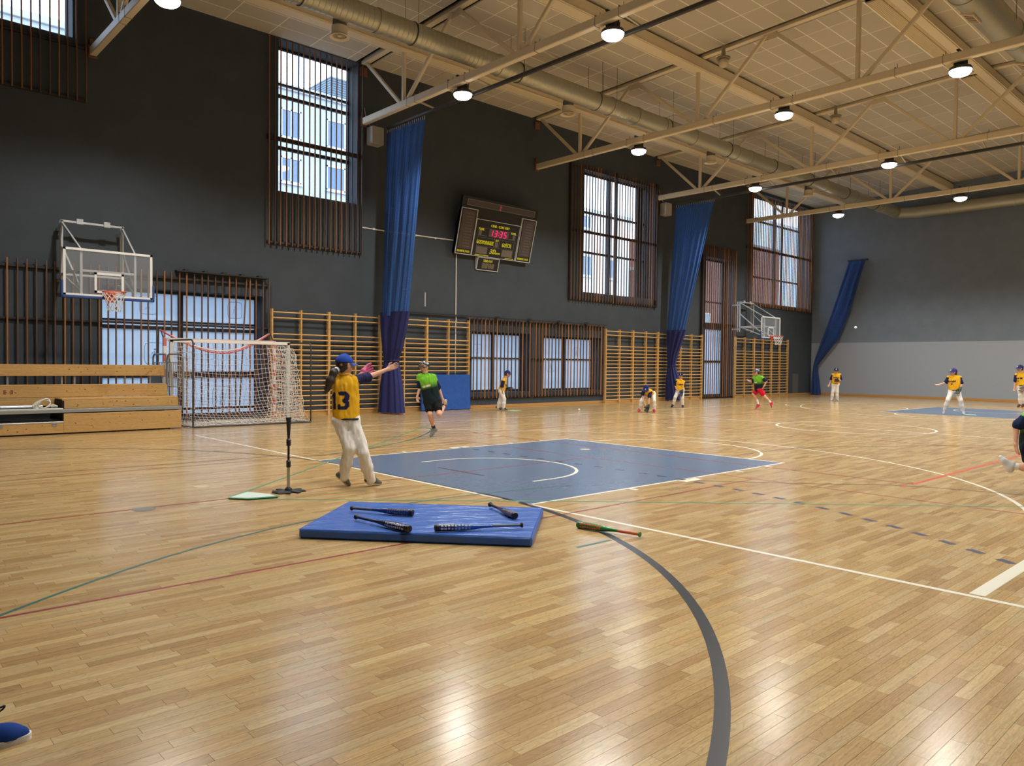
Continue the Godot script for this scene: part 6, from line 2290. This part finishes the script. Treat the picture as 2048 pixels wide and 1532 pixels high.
	j.append([chest + down * 0.07 * s, hips + down * hem * 0.5 * s, 0.108 * s, 0.122 * s, 0.05, 1])
	j.append([nk.lerp(chest, 0.55), chest + down * 0.1, 0.058 * s, 0.1 * s, 0.04, 1])
	for e: Array in [["sl", "el", "hl"], ["sr", "er", "hr"]]:
		var sh: Vector3 = J[e[0]]
		j.append([nk.lerp(chest, 0.45), sh, 0.054 * s, 0.06 * s, 0.04, 1])
		j.append([sh.lerp(chest, 0.4) + down * 0.08 * s, (J[e[2]] as Vector3).lerp(hips, 0.25) + down * hem * 0.35 * s, 0.1 * s, 0.114 * s, 0.05, 1])
		var seam := 0.0 if yellow else 0.34
		if not yellow:
			j.append([sh, sh.lerp(J[e[1]], seam), 0.058 * s, 0.062 * s, 0.03, 1])
		j.append([sh.lerp(J[e[1]], seam), sh.lerp(J[e[1]], 0.86), 0.058 * s + seam * 0.01, 0.068 * s, 0.03, 2])
	var gold := lin(226, 170, 36)
	var navy := lin(38, 36, 70)
	var lime := lin(112, 178, 48)
	var deep := lin(22, 34, 40)
	var cf := perp(down, f if p.k != "thrower" else Vector3(0.5, 0, -0.85))     # the way the chest faces
	var cs := down.cross(cf)
	var wob := FastNoiseLite.new()
	wob.frequency = 22.0
	var paint := func(q: Vector3, id: int) -> Color:
		var along := (q - chest).dot(down)
		var across := (q - chest).dot(cs)
		var front := (q - chest).dot(cf) > 0.02
		if yellow:
			if id == 2:
				return navy
			if front and along > 0.1 * s and along < 0.165 * s and absf(across) < 0.115 * s:
				return navy if wob.get_noise_2d(across * 3.0, along * 1.5) > -0.18 else gold
			if front and along > 0.2 * s and along < 0.25 * s and across > -0.075 * s and across < -0.045 * s:
				return navy
			if not front and p.k == "thrower":
				var u := Vector2(across, along)
				var dd := 1.0
				for seg: Array in DIGIT_3:
					dd = minf(dd, Geometry2D.get_closest_point_to_segment(u, seg[0], seg[1]).distance_to(u))
				if dd < 0.024:
					return navy
			return gold
		if id == 2:
			return lin(28, 36, 66)
		var t := clampf((along - 0.13 * s) / (0.13 * s), 0.0, 1.0)
		if front and absf(along - 0.19 * s) < 0.022 * s and absf(across) < 0.085 * s:
			return lin(214, 196, 160)
		return lime.lerp(deep, t)
	var jersey := Acc.new()
	sdf(jersey, j, cell * (0.8 if cell < 0.012 else 1.0), paint, 0.013, Plane((down - cs * 0.12).normalized() if yellow else down, (hips + down * (-0.012 if yellow else 0.06) * s).dot((down - cs * 0.12).normalized() if yellow else down)))
	obj("jersey" if yellow else "shirt", jersey, tinted(0.8, 0.3), o)
	var collar := Acc.new()
	var ring := PackedVector3Array()
	var nd := (hd - nk).normalized()
	var nx := perp(nd, f)
	var nz := nd.cross(nx)
	for k in 17:
		var a := TAU * k / 16.0
		ring.append(nk + nd * 0.012 + (nx * cos(a) + nz * sin(a)) * 0.057 * s - nx * 0.006)
	collar.tube(ring, 0.012 * s, 6, false)
	obj("collar", collar, mat(38, 36, 64, 0.8) if not yellow else mat(226, 170, 36, 0.8), o)
	# --- trousers or shorts
	var t: Array = []
	var bag := 1.0 if yellow else 0.97
	t.append([J.hl, J.hr, 0.1 * s, 0.1 * s, 0.05, 1])
	t.append([hips - down * 0.08 * s, hips, 0.105 * s, 0.115 * s, 0.05, 1])
	for e: Array in [["hl", "kl", "al"], ["hr", "kr", "ar"]]:
		var kn: Vector3 = J[e[1]]
		var hp: Vector3 = J[e[0]]
		if yellow:
			t.append([hp, kn, 0.094 * s * bag, 0.073 * s * bag, 0.04, 1])
			t.append([kn, kn.lerp(J[e[2]], 0.5), 0.072 * s, 0.072 * s, 0.03, 1])
			t.append([kn.lerp(J[e[2]], 0.5), kn.lerp(J[e[2]], 0.97), 0.072 * s, 0.062 * s, 0.03, 1])
		else:
			t.append([hp, hp.lerp(kn, 0.58), 0.097 * s, 0.092 * s, 0.05, 1])
	var cloth := lin(228, 222, 214) if yellow else ((look.shorts as Color).srgb_to_linear())
	var tr := Acc.new()
	sdf(tr, t, cell, func(_q, _i): return cloth, 0.013)
	obj("trousers" if yellow else "shorts", tr, tinted(0.85, 0.3), o)
	if yellow:
		var belt := Acc.new()
		var br := PackedVector3Array()
		for k in 25:
			var a := TAU * k / 24.0
			br.append(hips - down * 0.012 * s + (cs * cos(a) * 0.158 + cf * sin(a) * 0.118) * s)
		belt.tube(br, 0.014, 6, false)
		obj("belt", belt, mat(24, 24, 28, 0.6), o)
	# --- shoes
	for e: Array in [["al", "tl", "kl"], ["ar", "tr", "kr"]]:
		var an: Vector3 = J[e[0]]
		var toe: Vector3 = J[e[1]]
		var shin: Vector3 = (an - J[e[2]]).normalized()
		var low := toe.y + 0.0
		var fd := toe - an
		fd = (fd - shin * fd.dot(shin) * 0.4).normalized()
		var down_f := perp(fd, shin)
		var heel := an + down_f * 0.05 * s - fd * 0.035 * s
		var ball := an + down_f * 0.066 * s + fd * 0.1 * s
		var tip := ball + fd * 0.055 * s + down_f * 0.002
		var sb: Array = [[an, heel + fd * 0.02, 0.043 * s, 0.036 * s, 0.03, 1], [heel, ball, 0.034 * s, 0.039 * s, 0.03, 1], [ball, tip, 0.037 * s, 0.028 * s, 0.03, 1], [an + fd * 0.02, ball, 0.04 * s, 0.032 * s, 0.03, 1]]
		var base := (ball + down_f * 0.026 * s).dot(down_f)
		var sc: Color = (look.shoe as Color).srgb_to_linear()
		var lift := 0.0
		if toe.y < 0.16:       # a foot on the ground stands on it
			var lowest := 1e9
			for q: Vector3 in [heel, ball, tip]:
				lowest = minf(lowest, q.y + down_f.y * 0.026 * s)
			lift = -lowest + 0.003 if absf(down_f.y) > 0.5 else maxf(0.0, 0.03 - tip.y)
		var shoe := Acc.new()
		sdf(shoe, sb, 0.007 if cell < 0.013 else 0.01, func(q: Vector3, _i): return lin(206, 204, 198) if q.dot(down_f) > base - 0.016 * s else sc, 0.0, Plane(down_f, base))
		var so := obj("shoe", shoe, tinted(0.7, 0.4), o)
		so.position.y = lift
		if not yellow:
			var sock := Acc.new()
			sock.tube(pts([an - shin * 0.1 * s, an - shin * 0.05 * s, an + shin * 0.005 + Vector3(0, lift, 0)]), 0.043 * s, 14, true, PackedFloat32Array([0.044 * s, 0.043 * s, 0.04 * s]))
			obj("sock", sock, mat(216, 212, 206, 0.9) if p.k != "runner" else mat(40, 40, 44, 0.9), o)
	# --- hair
	var hair: Array = [[hd - f * 0.03 * s + up * 0.02 * s, hd - f * 0.035 * s - up * 0.02 * s, 0.083 * s, 0.072 * s, 0.02, 1]]
	for q: float in [-1.0, 1.0]:
		hair.append([hd + sd * q * 0.05 * s - f * 0.02 * s + up * 0.01 * s, hd + sd * q * 0.055 * s - f * 0.015 * s - up * 0.03 * s, 0.045 * s, 0.03 * s, 0.02, 1])
	if look.hair == "tail":
		var a0 := hd - f * 0.09 * s - up * 0.05 * s
		var a1 := a0 + Vector3(-0.055, -0.05, 0.06)
		var a2 := a1 + Vector3(-0.035, -0.1, 0.02)
		var a3 := a2 + Vector3(-0.035, -0.1, 0.0)
		hair.append([a0, a1, 0.03, 0.046, 0.02, 1])
		hair.append([a1, a2, 0.046, 0.052, 0.03, 1])
		hair.append([a2, a3, 0.052, 0.03, 0.03, 1])
		hair.append([a3, a3 + Vector3(-0.01, -0.04, 0), 0.03, 0.012, 0.03, 1])
		var sc := Acc.new()
		sc.tube(pts([a0.lerp(a1, 0.1), a0.lerp(a1, 0.42)]), 0.037, 16)
		obj("hair_tie", sc, mat(206, 210, 214, 0.4), o)
	elif look.hair == "bob":
		hair.append([hd - f * 0.05 * s, hd - f * 0.075 * s - up * 0.13 * s, 0.06 * s, 0.04 * s, 0.03, 1])
	var ha := Acc.new()
	var dark := lin(48, 36, 28)
	sdf(ha, hair, fine * 1.2, func(q: Vector3, _i): return dark * (0.85 + 0.3 * absf(sin(q.x * 160.0 + q.z * 120.0))), 0.008)
	obj("hair", ha, tinted(0.55, 0.5), o)
	# --- cap or helmet
	if look.get("helmet", false):
		var hb: Array = [[hd - f * 0.022 * s + up * 0.03 * s, hd + f * 0.012 * s + up * 0.03 * s, 0.112 * s, 0.108 * s, 0.02, 1]]
		for q: float in [-1.0, 1.0]:
			hb.append([hd + sd * q * 0.085 * s + up * 0.02 * s - f * 0.005, hd + sd * q * 0.085 * s - up * 0.045 * s + f * 0.0, 0.04 * s, 0.036 * s, 0.03, 2])
		var hm := Acc.new()
		var rimc := hd + up * 0.04 * s
		var runner: bool = p.k == "runner"
		sdf(hm, hb, fine * 1.2, func(q: Vector3, _i):
			var g := (q - hd)
			if runner and wob.get_noise_3d(g.x * 2.2, g.y * 2.2, g.z * 2.2) > 0.25 and g.dot(up) > 0.06 * s:
				return lin(206, 206, 210)
			return lin(24, 24, 28) if runner else lin(70, 74, 92), 0.0, Plane((f * 0.75 - up).normalized(), (rimc + f * 0.02 * s).dot((f * 0.75 - up).normalized())))
		var hat := obj("helmet", hm, tinted(0.22, 0.6), o)
		brim(hat, hd + up * 0.052 * s, f, up, sd, 0.106 * s, 0.05 * s, mat(26, 26, 30, 0.3) if runner else mat(60, 62, 78, 0.3))
	else:
		var cb: Array = [[hd - f * 0.02 * s + up * 0.032 * s, hd + f * 0.012 * s + up * 0.03 * s, 0.1 * s, 0.096 * s, 0.02, 1], [hd + up * 0.07 * s, hd + up * 0.085 * s, 0.06 * s, 0.05 * s, 0.03, 1]]
		var cc: Color = (look.cap as Color).srgb_to_linear()
		var patch := hd + f * 0.1 * s + up * 0.075 * s
		var ca := Acc.new()
		sdf(ca, cb, fine * 1.2, func(q: Vector3, _i): return lin(196, 196, 204) if q.distance_to(patch) < 0.026 * s and p.k != "thrower" and p.k != "profile" else cc, 0.0, Plane(-up + f * 0.0, -(hd + up * 0.03 * s).dot(up)))
		ca.lathe(PackedVector2Array([Vector2(0.012 * s, 0.0), Vector2(0.008 * s, 0.006 * s), Vector2(0.0, 0.008 * s)]), 10, hd + up * 0.138 * s, Basis(f, up, f.cross(up)))
		var hat := obj("cap", ca, tinted(0.8, 0.3), o)
		brim(hat, hd + up * 0.034 * s, f, up, sd, 0.097 * s, 0.075 * s, mat((look.cap as Color).r8 * 0.9, look.cap.g8 * 0.9, look.cap.b8 * 0.95, 0.8))
	# --- glove
	if gl == "left":
		var wv: Vector3 = J.wl
		var d: Vector3 = (J.fl - wv).normalized()
		var pn := perp(d, f + Vector3(0, 0, 0.4) if p.k != "thrower" else Vector3(0.2, -0.3, 1.0))
		var lat := d.cross(pn)
		var g: Array = [[wv - d * 0.02, wv + d * 0.05 * gs, 0.04 * gs, 0.05 * gs, 0.03, 1], [wv + d * 0.05 * gs + lat * 0.03, wv + d * 0.12 * gs + lat * 0.045 * gs, 0.04 * gs, 0.03 * gs, 0.02, 1], [wv + d * 0.05 * gs - lat * 0.03, wv + d * 0.12 * gs - lat * 0.04 * gs, 0.04 * gs, 0.03 * gs, 0.02, 1]]
		for k in 4:
			var q := (1.5 - k) * 0.034 * gs
			var r0 := wv + d * 0.12 * gs + lat * q
			var r1 := r0 + (d + lat * (1.5 - k) * 0.12).normalized() * 0.075 * gs + pn * 0.012
			g.append([r0, r1, 0.021 * gs, 0.02 * gs, 0.008, 1])
			g.append([r1, r1 + (d + pn * 0.7).normalized() * 0.05 * gs, 0.02 * gs, 0.016 * gs, 0.008, 1])
		var th := wv + d * 0.05 * gs + lat * 0.062 * gs
		g.append([th, th + (d + lat * 0.8 + pn * 0.3).normalized() * 0.09 * gs, 0.027 * gs, 0.019 * gs, 0.012, 1])
		g.append([wv + d * 0.13 * gs + lat * 0.07 * gs, wv + d * 0.18 * gs + lat * 0.075 * gs + pn * 0.02, 0.014 * gs, 0.014 * gs, 0.02, 2])
		var gc: Color = (look.glove_colour as Color).srgb_to_linear()
		var ga := Acc.new()
		sdf(ga, g, 0.006 if cell < 0.013 else 0.0085, func(_q, i): return gc if i == 1 else gc.lerp(lin(196, 186, 176), 0.45))
		obj("glove", ga, tinted(0.5, 0.5), o)


const DIGIT_3 := [[Vector2(-0.085, 0.175), Vector2(-0.085, 0.35)], [Vector2(-0.085, 0.175), Vector2(-0.115, 0.2)], [Vector2(-0.005, 0.17), Vector2(0.06, 0.17)], [Vector2(0.06, 0.17), Vector2(0.078, 0.2)], [Vector2(0.078, 0.2), Vector2(0.078, 0.235)], [Vector2(0.078, 0.235), Vector2(0.045, 0.26)], [Vector2(0.045, 0.26), Vector2(0.078, 0.285)], [Vector2(0.078, 0.285), Vector2(0.078, 0.325)], [Vector2(0.078, 0.325), Vector2(0.055, 0.35)], [Vector2(0.055, 0.35), Vector2(-0.005, 0.35)], [Vector2(-0.005, 0.35), Vector2(-0.01, 0.325)]]


func brim(o: Node3D, at: Vector3, f: Vector3, up: Vector3, sd: Vector3, r: float, reach: float, m: Material) -> void:
	var a := Acc.new()
	var rows := 5
	var top: Array = []
	var low: Array = []
	for i in rows + 1:
		var t := float(i) / rows
		var rt := PackedVector3Array()
		var rl := PackedVector3Array()
		for j in 17:
			var w := lerpf(-1.25, 1.25, j / 16.0)
			var out := r * 0.97 + reach * t * pow(maxf(cos(w * 1.2), 0.0), 0.6)
			var p := at + f * cos(w) * out + sd * sin(w) * out - up * (reach * 0.28 * t + 0.02 * t * absf(sin(w)))
			rt.append(p + up * 0.003)
			rl.append(p - up * 0.003)
		top.append(rt)
		low.append(rl)
	a.sheet(top)
	low.reverse()
	a.sheet(low)
	for j in 16:
		var e0: Vector3 = top[rows][j]
		var e1: Vector3 = top[rows][j + 1]
		a.quad(e0, e1, e1 - up * 0.006, e0 - up * 0.006, (e0 + e1) * 0.5 - at)
	obj("brim", a, m, o)
